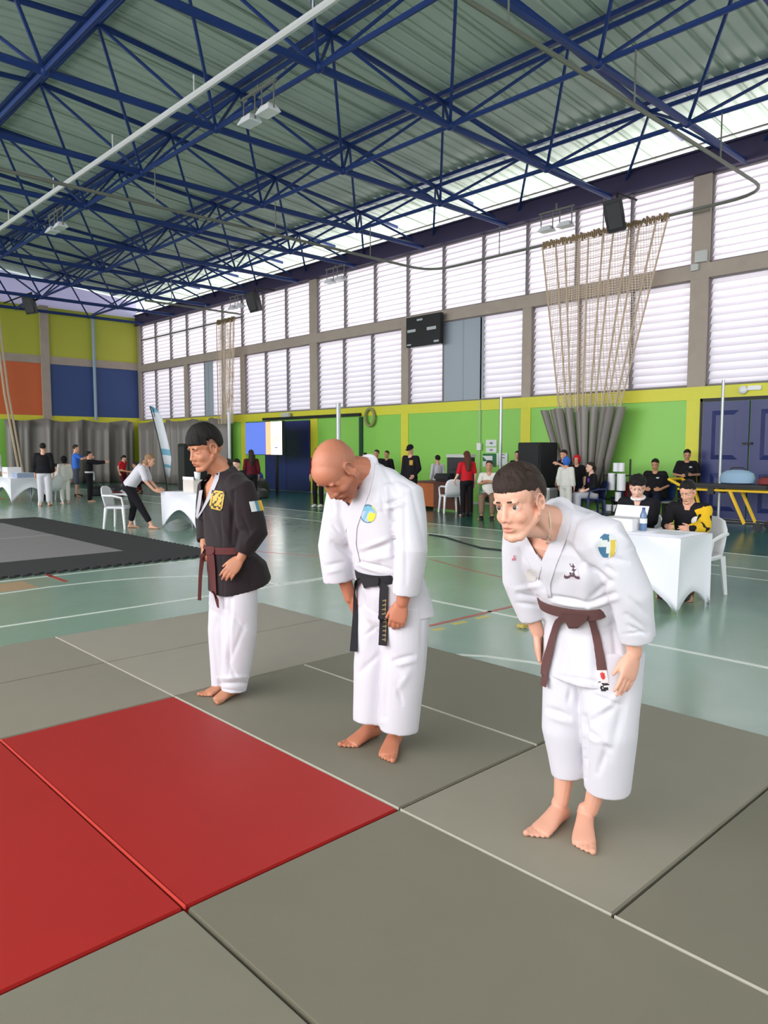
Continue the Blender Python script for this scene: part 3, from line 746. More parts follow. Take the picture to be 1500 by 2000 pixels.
def leg(mb, h, k, a, r=(.075, .05, .030)):
    mb.cap(h, k, r[0], r[1]); c = lerp(k, a, .35) + [.018, 0, 0]; mb.cap(k, c, r[1], r[1] * 1.02); mb.cap(c, a, r[1] * 1.02, r[2])
def finish(root, name, mb, m, vox, sm, folds=(), noise=0.0, seed=0, ns=16, cut=None, post=None, cut2=None):
    me = voxel(mb, vox, sm)
    creases(me, folds, noise, ns, seed)
    tree = bvh(me)
    if cut:
        P = project(fcen(me)); N_ = fnor(me)
        delete_faces(me, inpoly(P, cut) & ((N_ @ -cF) > -0.1))
    if cut2:
        c = fcen(me); delete_faces(me, inpoly(project(c), cut2[0]) & ((c - CAM) @ cF < (cut2[1] - CAM) @ cF + .02))
    setco(me, vco(me) - wpos(root)); o = link(name, me, m, root, True); return o, tree
def skin_body(root, mb, H, m, post, rules, vox=.0042):
    me = voxel(mb, vox, 3); head_post(me, H, **post); co = vco(me); co[:, 2] = np.maximum(co[:, 2], .0406); setco(me, co); skin_tint(me, rules(H)); setco(me, vco(me) - wpos(root)); return link('body', me, m, root, True)

# ---------------- rightmost man: white jacket, brown belt
def man_right():
    y0 = 1.56; j = lambda px, py, b=0: ay(px, py, y0 - b)
    root = thing('person', 'young man in white karate uniform with brown belt, bowing at right with raised eyes', 'person', (2.55, y0, 0.04), 0, 'men bowing on the mats')
    H = Head(j(1014, 984, -.005), 3, 12, 4, 1.04)
    S = dict(neck=j(1082, 1008), up=j(1100, 1030), ch=j(1112, 1080), lo=j(1128, 1135), wa=j(1146, 1190), pe=j(1158, 1250))
    shL = j(1178, 1052, .175); elL = j(1232, 1160, .24); cuL = j(1245, 1246, .238); wrL = j(1239, 1276, .232)
    shR = j(1022, 1045, -.175); elR = j(1018, 1130, -.235); cuR = j(1043, 1204, -.215); wrR = j(1050, 1235, -.20)
    hipL = S['pe'] + LAT * .085 + [0, 0, -.02]; hipR = S['pe'] - LAT * .085 + [0, 0, -.02]
    knL = j(1190, 1430, .10); knR = j(1106, 1425, -.10); anL = np.array([2.590, 1.535, .13]); anR = np.array([2.560, 1.655, .13])
    skin = skin_mat('skin_fair', (222, 168, 144))
    # jacket
    mb = MB(); tn = S['neck'] - S['up']
    spec = [(S['lo'] + (S['wa'] - S['lo']) * .95, .172, .12, .12, (-.42, 0, .91)), (S['lo'], .195, .13, .135), (S['ch'], .205, .13, .14), (lerp(S['ch'], S['up'], .6), .200, .115, .130), (S['up'], .165, .09, .105), (lerp(S['up'], S['neck'], .75), .085, .07, .08)]
    mb.loft(torso_rings(spec))
    for a, b in ((shL, S['up']), (shR, S['up'])): mb.cap(a, lerp(a, b, .6), .072, .085); mb.cap(a, S['neck'] + [.03, 0, -.01], .06, .066)
    hollow(mb, [lerp(shL, S['up'], .35), shL, lerp(shL, elL, .35), lerp(shL, elL, .75), elL, lerp(elL, cuL, .5), cuL], [.085, .088, .084, .080, .078, .072, .067], [.085, .088, .082, .080, .078, .072, .065], (1, 0, 0))
    hollow(mb, [lerp(shR, S['up'], .35), shR, lerp(shR, elR, .35), lerp(shR, elR, .75), elR, lerp(elR, cuR, .5), cuR], [.085, .086, .080, .076, .076, .070, .064], [.085, .088, .082, .078, .076, .072, .062], (1, 0, 0))
    Nw = np.array([-.42, 0, .91])
    skirt(mb, [S['wa'] + Nw * .03, S['wa'] - Nw * .03, (2.605, y0, .86), (2.62, y0, .77), (2.625, y0, .668)], [(.172, .12), (.176, .122), (.190, .135, .12), (.196, .145, .12), (.202, .152, .12)], [Nw, Nw, (-.2, 0, 1), (-.1, 0, 1), (-.02, 0, 1)], .05, 1.0)
    # collar round the neck
    cn = j(1083, 1004); a_, b_ = LAT, nrm(np.cross(LAT, tn)); path = []
    for k in range(19):
        t = 2 * pi * k / 18; path.append(cn + a_ * .066 * cos(t) + b_ * .064 * sin(t) + nrm(tn) * (-.012 + .012 * -sin(t)))
    mb.tube(path[10:18], .015, 10)
    folds = [(1112, 1068, 1140, 1098, -.006, 5), (1140, 1098, 1190, 1136, -.009, 6), (1118, 1062, 1150, 1100, .008, 9), (1190, 1136, 1150, 1170, -.006, 6), (1145, 1100, 1148, 1165, .006, 14), (1075, 1165, 1145, 1176, -.007, 4), (1080, 1176, 1150, 1186, .006, 4),
             (1150, 1186, 1205, 1168, .006, 5), (1150, 1178, 1200, 1158, -.006, 4), (1196, 1088, 1225, 1098, -.006, 5), (1160, 1048, 1185, 1108, -.007, 7), (1185, 1108, 1200, 1118, -.005, 5), (1012, 1160, 1050, 1168, -.006, 4), (1012, 1178, 1052, 1184, -.005, 4), (1010, 1150, 1050, 1145, .005, 5),
             (1225, 1200, 1262, 1230, -.006, 5), (1228, 1222, 1262, 1240, -.005, 4), (1232, 1170, 1262, 1200, -.004, 5), (1100, 1230, 1085, 1310, -.005, 8), (1120, 1235, 1118, 1320, .004, 10), (1160, 1225, 1165, 1330, -.004, 9), (1195, 1195, 1210, 1330, -.007, 6), (1200, 1200, 1222, 1310, .005, 8),
             (1205, 1040, 1232, 1072, .010, 8), (1035, 1120, 1060, 1150, -.007, 6), (1030, 1000, 1045, 1080, -.004, 6), (1060, 1315, 1215, 1338, -.0025, 2.5), (1220, 1238, 1268, 1236, -.003, 2.5)]
    VN = [(1026, 1042), (1088, 996), (1092, 1004), (1080, 1045), (1059, 1094), (1040, 1074), (1024, 1052)]
    jk, jt = finish(root, 'jacket', mb, M['gi'], .0065, 5, folds, .003, 3, cut=VN)
    # trousers
    mb = MB(); mb.ell(S['pe'] + [0.01, 0, -.05], (.15, .19, .15))
    hemL = j(1186, 1541, .085); hemR = j(1113, 1512, -.085)
    for h, k, e, r in ((hipL, knL, hemL, (.125, .118, .108, .098, .090)), (hipR, knR, hemR, (.122, .112, .100, .084, .074))):
        hollow(mb, [h, lerp(h, k, .5), k, lerp(k, e, .5), e], r, r, (0, 1, 0), .12)
    tf = [(1070, 1385, 1110, 1400, -.008, 6), (1075, 1398, 1115, 1412, .006, 7), (1145, 1425, 1190, 1465, -.007, 6), (1145, 1415, 1200, 1380, -.006, 7), (1142, 1400, 1143, 1520, -.012, 5), (1205, 1360, 1165, 1400, .006, 8), (1185, 1460, 1168, 1510, -.006, 6), (1112, 1350, 1110, 1372, -.006, 4), (1128, 1348, 1132, 1380, -.006, 4), (1160, 1358, 1212, 1378, -.006, 4), (1230, 1330, 1190, 1480, -.005, 9), (1150, 1440, 1188, 1456, .006, 6)]
    finish(root, 'trousers', mb, M['gi'], .0065, 5, tf, .003, 8)
    # body
    mb = MB(); head_mb(mb, H, 1.0); lids(mb, H, .25); sp2 = [(q[0], q[1] - .035, q[2] - (.022 if i != 3 else .016), q[3] - .035, q[4] if len(q) > 4 else None) for i, q in enumerate(spec)]; mb.loft(torso_rings(sp2))
    mb.cap(H.w((-.028, 0, -.045)), S['neck'] + [0, 0, -.015], .050, .054); mb.cap(S['neck'] + [0, 0, -.015], S['up'] + [0, 0, -.02], .056, .07); mb.cap(H.w((.008, 0, -.08)), lerp(S['neck'], S['up'], .3) + nrm(np.cross(LAT, tn)) * .045, .033, .036)
    for sg in (-1, 1): mb.cap(H.w((-.02, .05 * sg, -.05)), S['neck'] + nrm(np.cross(LAT, tn)) * .055 + LAT * .015 * sg - [0, 0, .03], .018, .016)
    for sh in (shL, shR): mb.cap(S['neck'] + [.02, 0, -.03], sh, .035, .045)
    mb.cap(S['lo'] + [.03, 0, 0], S['pe'] + [.03, 0, -.04], .07, .08); arm(mb, shL, elL, wrL); arm(mb, shR, elR, wrR)
    hand(mb, wrL, j(1212, 1372, .225) - wrL, (-.25, -1, .05), (-1, 0, -.2), .12, 1.0, .012, .28)
    hand(mb, wrR, (.35, .1, -1), (-.3, 1, 0), (-1, 0, 0), .3, 1.0)
    leg(mb, hipL, knL, anL); leg(mb, hipR, knR, anR)
    foot(mb, (2.635, 1.585, .04), math.atan2(-.52, -.86), 1.0, False, anL); foot(mb, (2.615, 1.665, .04), math.atan2(-.02, -1), 1.0, True, anR)
    def rules(H): return [(g3(H, (.093, 0, -.0575), (.012, .02, .005)), (.86, .62, .62)), (g3(H, (.09, 0, -.070), (.012, .017, .006)), (.90, .58, .58)), (g3(H, (.06, .05, -.03), (.03, .03, .028)), (1.0, .90, .88)), (g3(H, (.06, -.05, -.03), (.03, .03, .028)), (1.0, .90, .88)), (lambda co: (co[:, 2] < .3) * .6, (.93, .86, .82)), (lambda co: np.exp(-((H.loc(co) - [.1, 0, -.03]) ** 2).sum(1) / .00025), (1., .88, .86)), (lambda co: (lambda L: np.clip((L[:, 2] + .0 + np.clip(L[:, 0] * .4, -.02, .05)) / .02, 0, 1) * np.clip((.03 - L[:, 0]) / .015, 0, 1) * (np.abs(L[:, 1]) < .079) * (np.linalg.norm(L, axis=1) < .15))(H.loc(co)) * .75, (.34, .30, .30))]
    skin_body(root, mb, H, skin, dict(open_=.7), rules)
    scalp(H, M['hairbrown'], root, .010, .012, None, 120, .45, 4, .007, front=.060)
    eyes(H, root, (.93, .10, .28), .0114); brows(H, root, M['hairbrown'], .017, .0032, .0225)
    # lapels, belt, badges
    lap = patch('lapel', jt, rows([(1082, 996), (1093, 990), (1088, 1020), (1076, 1060), (1058, 1096), (1062, 1130), (1070, 1166)], [(1090, 985), (1118, 996), (1114, 1030), (1102, 1068), (1088, 1100), (1075, 1140), (1078, 1168)], 22), .004, M['gi'], jk)
    patch('lapel', jt, rows([(1000, 1040), (1012, 1062), (1030, 1095), (1052, 1132)], [(1024, 1040), (1034, 1058), (1048, 1082), (1060, 1098)], 14), .0025, M['gi'], jk)
    bl = belt('belt', jt, [(1125, 1198), (1140, 1199)], S['wa'], M['beltbrown'], root, .0215, .007, (-.42, 0, .91))
    patch('knot', jt, rows([(1100, 1192), (1108, 1206), (1116, 1222)], [(1150, 1194), (1148, 1206), (1132, 1220)], 7), .02, M['beltbrown'], bl, 6)
    patch('belt_tail', jt, rows([(1101, 1196), (1088, 1206), (1078, 1240), (1064, 1290), (1055, 1338)], [(1112, 1206), (1096, 1218), (1088, 1250), (1078, 1300), (1066, 1343)], 18), .012, M['beltbrown'], bl, 4)
    patch('belt_tail', jt, rows([(1133, 1200), (1150, 1208), (1157, 1240), (1164, 1285), (1167, 1310)], [(1142, 1196), (1162, 1200), (1173, 1240), (1181, 1282), (1185, 1308)], 18), .010, M['beltbrown'], bl, 4)
    W_, Rr, K = mat('label_white', (235, 225, 225), .7), mat('label_red', (205, 60, 60), .7), mat('label_black', (40, 38, 42), .7)
    def lab(v, u):
        if (v - .25) ** 2 * 1.6 + (u - .5) ** 2 < .055: return 1
        if v > .5 and (abs(u - .25 - .2 * math.sin(v * 20)) < .16 or (v > .86 and u > .3 and u < .8) or (u > .55 and abs(v - .7) < .06)): return 2
        return 0
    patch('belt_label', jt, rows([(1166, 1308), (1172, 1346)], [(1184, 1307), (1190, 1345)], 16), .0135, [W_, Rr, K], bl, 12, lab)
    Bl, Ye, Lb = mat('badge_blue', (62, 108, 138), .7), mat('badge_yellow', (205, 178, 70), .7), mat('badge_pale', (205, 210, 205), .7)
    def emb(v, u):
        x, y = (u - .5) * 2, (v - .5) * 2
        if x * x + y * y > 1: return 2
        if .25 < x < .8 and -.35 < y < .75: return 1
        if x < .1 and (abs(y + .6 - .2 * x) < .28 or (abs(y - .35) < .35 and x < -.15) or (abs(y - .6) < .2)): return 0
        return 2
    patch('sleeve_badge', jt, disc(1186, 1066, 18, 24, 22), .003, [Bl, Ye, Lb], jk, 18, lambda v, u: emb(v, .5 + (u - .5) * sin(pi * min(.97, max(.03, v)))))
    Dk, Pk = mat('print_dark', (84, 66, 74), .7), mat('print_pale', (205, 188, 196), .7)
    def pr(v, u):
        if v > .72: return 0 if abs(v - .84 - .08 * math.sin(u * 9)) < .08 else 1
        if abs(u - .6 + .1 * math.sin(v * 12)) < .18 and .1 < v: return 0 if (math.sin(v * 30) + math.sin(u * 22)) > -.4 else 2
        return 2
    patch('chest_print', jt, rows([(1107, 1096), (1101, 1130)], [(1125, 1097), (1133, 1131)], 26), .0012, [Dk, Pk, M['gi']], jk, 24, pr)
    patch('round_print', jt, rows([(1032, 1110), (1027, 1122), (1031, 1136)], [(1044, 1112), (1051, 1122), (1046, 1134)], 8), .0024, mat('print_beige', (208, 203, 198), .7), jk, 6)
    patch('small_print', jt, rows([(1001, 1084), (1000, 1094)], [(1007, 1083), (1007, 1093)], 6), .0026, [mat('print_red', (205, 120, 135), .7), M['gi']], jk, 5, lambda v, u: 0 if (v > .5 or abs(u - .5) < .2) else 1)
    cord = [hit(bvh_of(root, 'body'), px, py, .003) for px, py in ((1070, 1000), (1073, 1015), (1074, 1030), (1072, 1048), (1067, 1062))]
    cord = [c for c in cord if c is not None]
    if len(cord) > 2: build('neck_cord', MB().tube(cord, .0028, 6), mat('cord_beige', (214, 206, 180), .6), root, smooth=True)
def bvh_of(root, name):
    for c in root.children:
        if c.name.split('.')[0] == name:
            off = Vector(wpos(root)); return BVHTree.FromPolygons([tuple(v.co + off) for v in c.data.vertices], [tuple(p.vertices) for p in c.data.polygons])

# ---------------- middle man: bald, white jacket, black belt
def man_middle():
    y0 = 2.70; j = lambda px, py, b=0: ay(px, py, y0 - b)
    root = thing('person', 'bald man in white karate uniform with black belt, bowing with head down in the middle', 'person', (2.58, y0, 0.04), 0, 'men bowing on the mats')
    H = Head(j(657, 919, 0), 4, 60, 2, 1.2)
    S = dict(neck=j(706, 918), up=j(722, 938), ch=j(738, 990), lo=j(750, 1050), wa=j(757, 1112), pe=j(768, 1165))
    shL = j(793, 972, .18); elL = j(804, 1075, .25); cuL = j(795, 1160, .22); wrL = j(786, 1176, .20)
    shR = j(672, 972, -.18); elR = j(654, 1065, -.25); cuR = j(663, 1134, -.24); wrR = j(684, 1168, -.21)
    hipL = S['pe'] + LAT * .09 + [0, 0, -.03]; hipR = S['pe'] - LAT * .09 + [0, 0, -.03]
    knL = j(788, 1305, .10); knR = j(730, 1300, -.10); anL = np.array([2.600, 2.690, .13]); anR = np.array([2.610, 2.850, .13])
    skin = skin_mat('skin_tanned', (190, 122, 94))
    mb = MB(); tn = S['neck'] - S['up']
    spec = [(lerp(S['lo'], S['wa'], .9), .185, .135, .135), (S['lo'], .205, .145, .145), (S['ch'], .218, .145, .15), (lerp(S['ch'], S['up'], .6), .205, .13, .135), (S['up'], .165, .10, .105), (lerp(S['up'], S['neck'], .75), .09, .075, .075)]
    mb.loft(torso_rings(spec))
    for a in (shL, shR): mb.cap(a, lerp(a, S['up'], .6), .075, .09); mb.cap(a, S['neck'] + [.03, 0, -.01], .065, .07)
    hollow(mb, [lerp(shL, S['up'], .35), shL, lerp(shL, elL, .35), lerp(shL, elL, .75), elL, lerp(elL, cuL, .5), cuL], [.09, .096, .092, .088, .085, .080, .076], [.09, .092, .086, .082, .078, .070, .062], (1, 0, 0))
    hollow(mb, [lerp(shR, S['up'], .35), shR, lerp(shR, elR, .35), lerp(shR, elR, .75), elR, lerp(elR, cuR, .5), cuR], [.09, .094, .092, .090, .090, .088, .086], [.09, .092, .086, .084, .082, .080, .078], (1, 0, 0))
    Nw = np.array([-.22, 0, .97])
    skirt(mb, [S['wa'] + Nw * .03, S['wa'] - Nw * .03, (2.60, y0, .87), (2.635, y0, .745)], [(.182, .132), (.188, .136), (.205, .15), (.218, .160)], [Nw, Nw, (-.1, 0, 1), (-.02, 0, 1)], .03, 2.0, .07, 2.3)
    cn = j(708, 912); b_ = nrm(np.cross(LAT, tn)); path = []
    for k in range(19):
        t = 2 * pi * k / 18; path.append(cn + LAT * .070 * cos(t) + b_ * .068 * sin(t) + nrm(tn) * (-.012 - .012 * sin(t)))
    mb.tube(path[10:18], .016, 10)
    folds = [(755, 985, 784, 976, -.010, 4), (756, 992, 786, 984, .008, 5), (745, 950, 750, 1000, -.007, 5), (752, 950, 758, 1000, .007, 5), (765, 1000, 770, 1090, -.012, 5), (745, 1000, 770, 1030, -.006, 5), (705, 1080, 765, 1060, -.006, 6), (710, 1072, 760, 1052, .006, 6), (720, 1095, 768, 1085, .005, 6),
             (640, 1010, 665, 1045, -.008, 5), (645, 1030, 672, 1060, .007, 5), (650, 1060, 684, 1085, -.009, 5), (637, 1105, 670, 1098, -.005, 4), (640, 1118, 668, 1112, .004, 4), (660, 970, 668, 1000, -.006, 4), (645, 965, 650, 1000, -.006, 4), (790, 970, 792, 1140, -.004, 5), (745, 905, 780, 965, -.004, 5), (700, 1096, 765, 1112, -.006, 3), (700, 1103, 745, 1118, .006, 4), (705, 1150, 712, 1190, -.006, 5), (728, 1150, 735, 1195, .005, 6), (700, 1195, 745, 1200, -.004, 3)]
    VN = [(655, 962), (676, 940), (700, 900), (716, 902), (711, 930), (698, 962), (683, 989), (668, 974)]
    jk, jt = finish(root, 'jacket', mb, M['gi'], .0065, 5, folds, .003, 13, cut=VN)
    mb = MB(); mb.ell(S['pe'] + [0.01, 0, -.06], (.155, .20, .16)); hemL = j(779, 1424, .085); hemR = j(723, 1409, -.085)
    for h, k, e, r in ((hipL, knL, hemL, (.125, .120, .112, .104, .098)), (hipR, knR, hemR, (.122, .114, .106, .096, .090))): hollow(mb, [h, lerp(h, k, .5), k, lerp(k, e, .5), e], r, r, (0, 1, 0), .12)
    tf = [(770, 1290, 808, 1280, -.007, 4), (772, 1300, 812, 1290, .006, 5), (757, 1270, 752, 1400, -.010, 5), (700, 1315, 740, 1280, -.006, 6), (775, 1340, 785, 1375, -.006, 5), (758, 1285, 785, 1320, -.006, 6), (715, 1240, 735, 1225, -.005, 4), (800, 1310, 775, 1350, .005, 7), (756, 1290, 744, 1410, .008, 8)]
    finish(root, 'trousers', mb, M['gi'], .0065, 5, tf, .003, 28)
    mb = MB(); head_mb(mb, H, 1.12, 1.1, 1.1); closed_lids(mb, H); sp2 = [(q[0], q[1] - .035, q[2] - (.022 if i != 3 else .016), q[3] - .035, q[4] if len(q) > 4 else None) for i, q in enumerate(spec)]; mb.loft(torso_rings(sp2))
    mb.cap(H.w((-.035, 0, -.04)), S['neck'], .062, .068); mb.cap(S['neck'], S['up'], .066, .08); mb.cap(H.w((.0, 0, -.085)), lerp(S['neck'], S['up'], .4) + b_ * .035, .042, .045)
    for sh in (shL, shR): mb.cap(S['neck'] + [.02, 0, -.03], sh, .04, .045)
    mb.cap(S['lo'] + [.03, 0, 0], S['pe'] + [.03, 0, -.04], .08, .09); arm(mb, shL, elL, wrL, (.05, .042, .031)); arm(mb, shR, elR, wrR, (.05, .042, .031))
    hand(mb, wrL, j(771, 1228, .17) - wrL, (-.75, -.6, .2), (0, 1, 0), .42, 1.05, .02, .35)
    hand(mb, wrR, j(716, 1222, -.12) - wrR, (-.95, .25, .3), (0, -1, 0.3), .16, 1.05, .05, .55)
    leg(mb, hipL, knL, anL, (.08, .055, .033)); leg(mb, hipR, knR, anR, (.08, .055, .033))
    foot(mb, (2.660, 2.725, .04), math.atan2(-.56, -.83), 1.06, False, anL); foot(mb, (2.665, 2.87, .04), math.atan2(-.06, -1), 1.06, True, anR)
    def rules(H):
        beard = lambda co: (lambda L: np.clip((-.028 - L[:, 2]) / .02, 0, 1) * np.clip((L[:, 0] + .015) / .03, 0, 1) * (np.linalg.norm(L, axis=1) < .15))(H.loc(co)) * .75
        hairz = lambda co: (lambda L: np.clip((L[:, 2] - .0 + L[:, 0] * -.5) / .02, 0, 1) * np.clip((.055 - L[:, 0]) / .04, 0, 1) * np.clip((np.abs(L[:, 1]) - .02) / .03 + (L[:, 0] < -.02) * .5, 0, 1) * (np.linalg.norm(L, axis=1) < .15))(H.loc(co)) * .45
        return [(beard, (.50, .46, .47)), (hairz, (.66, .70, .72)), (g3(H, (.092, 0, -.062), (.012, .02, .008)), (.75, .5, .5)), (lambda co: (co[:, 2] < .3) * .5, (1.0, 1.02, 1.0))]
    skin_body(root, mb, H, skin, {}, rules)
    brows(H, root, M['hairbrown'], .016, .003, .0225)
    patch('lapel', jt, rows([(706, 896), (716, 902), (712, 930), (698, 962), (682, 990), (676, 1020), (682, 1060), (697, 1098)], [(718, 892), (732, 898), (730, 930), (722, 965), (708, 1000), (698, 1030), (696, 1062), (704, 1098)], 26), .004, M['gi'], jk)
    patch('lapel', jt, rows([(642, 950), (652, 980), (662, 1010), (676, 1040)], [(656, 958), (668, 974), (678, 984), (683, 992)], 12), .0025, M['gi'], jk)
    bl = belt('belt', jt, [(725, 1131), (740, 1132)], S['wa'], M['beltblack'], root, .0225, .007, (-.22, 0, .97))
    patch('knot', jt, rows([(708, 1120), (712, 1134), (717, 1147)], [(742, 1125), (744, 1134), (741, 1143)], 7), .02, M['beltblack'], bl, 6)
    patch('belt_tail', jt, rows([(706, 1128), (694, 1136), (690, 1165), (689, 1200), (683, 1272)], [(712, 1134), (701, 1142), (697, 1168), (698, 1200), (697, 1273)], 18), .014, M['beltblack'], bl, 4)
    go = mat('gold_thread', (150, 128, 78), .6)
    def goldtxt(v, u): return 1 if (.3 < v < .92 and .3 < u < .72 and not .52 < v < .58 and (int(v * 60) % 4 != 0) and (abs(u - .5) > .12 or int(v * 60) % 4 == 2)) else 0
    patch('belt_tail', jt, rows([(738, 1134), (744, 1148), (742, 1200), (739, 1260)], [(748, 1130), (760, 1146), (759, 1200), (756, 1262)], 62), .012, [M['beltblack'], go], bl, 10, goldtxt)
    cols = [mat('badge_sky', (120, 182, 205), .6), mat('badge_teal_rim', (60, 110, 130), .6), mat('badge_sun', (232, 218, 70), .6), mat('badge_grey', (178, 188, 212), .6)]
    def emb(v, u):
        x, y = (u - .5) * 2, (v - .5) * 2; r = x * x + y * y
        if r > .80: return 1 if x < .45 else 2
        if (x - .45) ** 2 + (y - .35) ** 2 < .28: return 2
        if y < -.35: return 0
        return 3 if (math.sin(x * 7 + y * 4) > -.3) else 0
    def emb2(v, u):
        y = -cos(pi * (v * 27 + .5) / 28); w = math.sqrt(max(0, 1 - y * y)); return emb(.5 + y / 2, .5 + (u - .5) * w)
    patch('chest_badge', jt, disc(719, 1003, 15.5, 18, 28), .003, cols, jk, 28, emb2)

# ---------------- leftmost man: black jacket, white trousers, maroon belt
def man_left():
    y0 = 4.02; j = lambda px, py, b=0: ay(px, py, y0 - b)
    root = thing('person', 'young man in black karate jacket, white trousers and maroon belt, bowing at left', 'person', (2.50, y0, 0.04), 0, 'men bowing on the mats')
    H = Head(j(400, 878, 0), 2, 16, 0, 1.06)
    S = dict(neck=j(431, 912), up=j(438, 932), ch=j(444, 975), lo=j(448, 1020), wa=j(447, 1070), pe=j(452, 1112))
    shL = j(470, 955, .165); elL = j(496, 1040, .22); cuL = j(474, 1083, .20); wrL = j(470, 1090, .195)
    shR = j(412, 955, -.165); elR = j(404, 1020, -.23); cuR = j(400, 1058, -.16); wrR = j(399, 1066, -.13)
    hipL = S['pe'] + LAT * .085 + [0, 0, -.03]; hipR = S['pe'] - LAT * .085 + [0, 0, -.03]
    knL = j(468, 1235, .085); knR = j(435, 1230, -.085); anL = np.array([2.475, 3.96, .12]); anR = np.array([2.49, 4.09, .12])
    skin = skin_mat('skin_warm', (190, 130, 100))
    mb = MB(); tn = S['neck'] - S['up']
    spec = [(lerp(S['lo'], S['wa'], .9), .175, .12, .12), (S['lo'], .195, .125, .14), (S['ch'], .20, .125, .15), (lerp(S['ch'], S['up'], .6), .19, .11, .13), (S['up'], .15, .09, .10), (lerp(S['up'], S['neck'], .75), .08, .07, .075)]
    mb.loft(torso_rings(spec))
    for a in (shL, shR): mb.cap(a, lerp(a, S['up'], .6), .07, .08); mb.cap(a, S['neck'] + [.035, 0, -.03], .055, .052)
    hollow(mb, [lerp(shL, S['up'], .35), shL, lerp(shL, elL, .4), lerp(shL, elL, .8), elL, lerp(elL, cuL, .5), cuL], [.085, .090, .092, .092, .088, .068, .052], [.085, .09, .085, .08, .075, .060, .046], (1, 0, 0), .06)
    hollow(mb, [lerp(shR, S['up'], .35), shR, lerp(shR, elR, .4), lerp(shR, elR, .8), elR, lerp(elR, cuR, .5), cuR], [.085, .086, .084, .08, .075, .060, .050], [.085, .086, .082, .078, .072, .060, .046], (1, 0, 0), .05)
    Nw = np.array([-.08, 0, .99])
    skirt(mb, [S['wa'] + Nw * .03, S['wa'] - Nw * .03, (2.52, y0, .85), (2.535, y0, .725)], [(.170, .12), (.176, .130, .135), (.198, .170, .165), (.21, .188, .19)], [Nw, Nw, (-.12, 0, 1), (-.25, 0, .97)], .03, 2.0, .06, 2.3)
    cn = j(432, 906); b_ = nrm(np.cross(LAT, tn)); path = [cn + LAT * .062 * cos(2 * pi * k / 18) + b_ * .056 * sin(2 * pi * k / 18) + nrm(tn) * (-.010 - .010 * sin(2 * pi * k / 18)) for k in range(19)]
    mb.tube(path[10:18], .014, 10)
    folds = [(470, 1000, 490, 1050, -.005, 4), (455, 960, 452, 1060, -.010, 4), (480, 1060, 500, 1035, .005, 4), (430, 1010, 448, 1060, .005, 5), (405, 1000, 425, 1060, -.005, 5), (500, 1080, 490, 1140, -.005, 5)]
    VN = [(390, 930), (404, 905), (420, 890), (427, 893), (429, 908), (418, 940), (405, 972), (396, 984)]
    jk, jt = finish(root, 'jacket', mb, M['giblack'], .0065, 5, folds, .004, 23, cut=VN)
    mb = MB(); mb.ell(S['pe'] + [0.03, 0, -.07], (.11, .165, .12)); hemL = j(456, 1348, .07) * [1, 1, 1]; hemR = j(434, 1345, -.07)
    for h, k, e, r in ((hipL + [.02, 0, 0], knL, hemL, (.10, .108, .110, .096, .078)), (hipR + [.02, 0, 0], knR, hemR, (.10, .102, .098, .080, .068))): hollow(mb, [h, lerp(h, k, .5), k, lerp(k, e, .55), e], r, r, (0, 1, 0), .08)
    tf = [(440, 1290, 465, 1330, -.008, 4), (430, 1335, 490, 1335, -.009, 3), (425, 1325, 488, 1322, .007, 4), (442, 1190, 478, 1230, -.006, 5), (400, 1185, 435, 1205, -.006, 5), (450, 1160, 446, 1320, -.007, 4), (455, 1200, 440, 1290, .006, 6), (420, 1345, 480, 1352, -.005, 2.5), (478, 1220, 450, 1290, -.005, 5)]
    finish(root, 'trousers', mb, M['gi'], .0065, 5, tf, .0035, 38)
    mb = MB(); head_mb(mb, H, .98, .95, 1.05); closed_lids(mb, H); sp2 = [(q[0], q[1] - .035, q[2] - (.022 if i != 3 else .016), q[3] - .035, q[4] if len(q) > 4 else None) for i, q in enumerate(spec)]; mb.loft(torso_rings(sp2))
    mb.cap(H.w((-.025, 0, -.055)), S['neck'], .052, .060); mb.cap(S['neck'], S['up'], .06, .072); mb.cap(H.w((.01, 0, -.085)), lerp(S['neck'], S['up'], .3) + b_ * .035, .034, .036)
    for sh in (shL, shR): mb.cap(S['neck'] + [.02, 0, -.03], sh, .035, .045)
    mb.cap(S['lo'] + [.03, 0, 0], S['pe'] + [.03, 0, -.04], .07, .08); arm(mb, shL, elL, wrL, (.045, .037, .027)); arm(mb, shR, elR, wrR, (.045, .037, .027))
    hand(mb, wrL, j(440, 1127, .17) - wrL, (-.55, -.8, .35), (-1, 0, .5), .22, 1.02, .05, .35)
    hand(mb, wrR, j(398, 1092, -.06) - wrR, (-.9, .3, .3), (0, -1, .2), .9, .95, .03, .4)
    leg(mb, hipL, knL, anL); leg(mb, hipR, knR, anR)
    foot(mb, (2.500, 3.985, .04), math.atan2(-.30, -.95), 1.0, False, anL); foot(mb, (2.520, 4.085, .04), math.atan2(-.04, -1), 1.0, True, anR)
    def rules(H): return [(g3(H, (.093, 0, -.0575), (.012, .02, .006)), (.80, .58, .58)), (g3(H, (.09, 0, -.070), (.012, .017, .006)), (.84, .55, .55)), (lambda co: (lambda L: np.clip((L[:, 2] + .0 + np.clip(L[:, 0] * .4, -.02, .05)) / .02, 0, 1) * np.clip((.03 - L[:, 0]) / .015, 0, 1) * (np.abs(L[:, 1]) < .079) * (np.linalg.norm(L, axis=1) < .15))(H.loc(co)) * .75, (.34, .30, .30))]
    skin_body(root, mb, H, skin, {}, rules, .0048)
    scalp(H, M['hairblack'], root, .013, .022, None, 190, .75, 9, .018, front=.042, taper=.018)
    lashes(H, root); brows(H, root, M['hairblack'], .017, .0036, .0220)
    Gs = mat('silver_grey_trim', (176, 174, 182), .6)
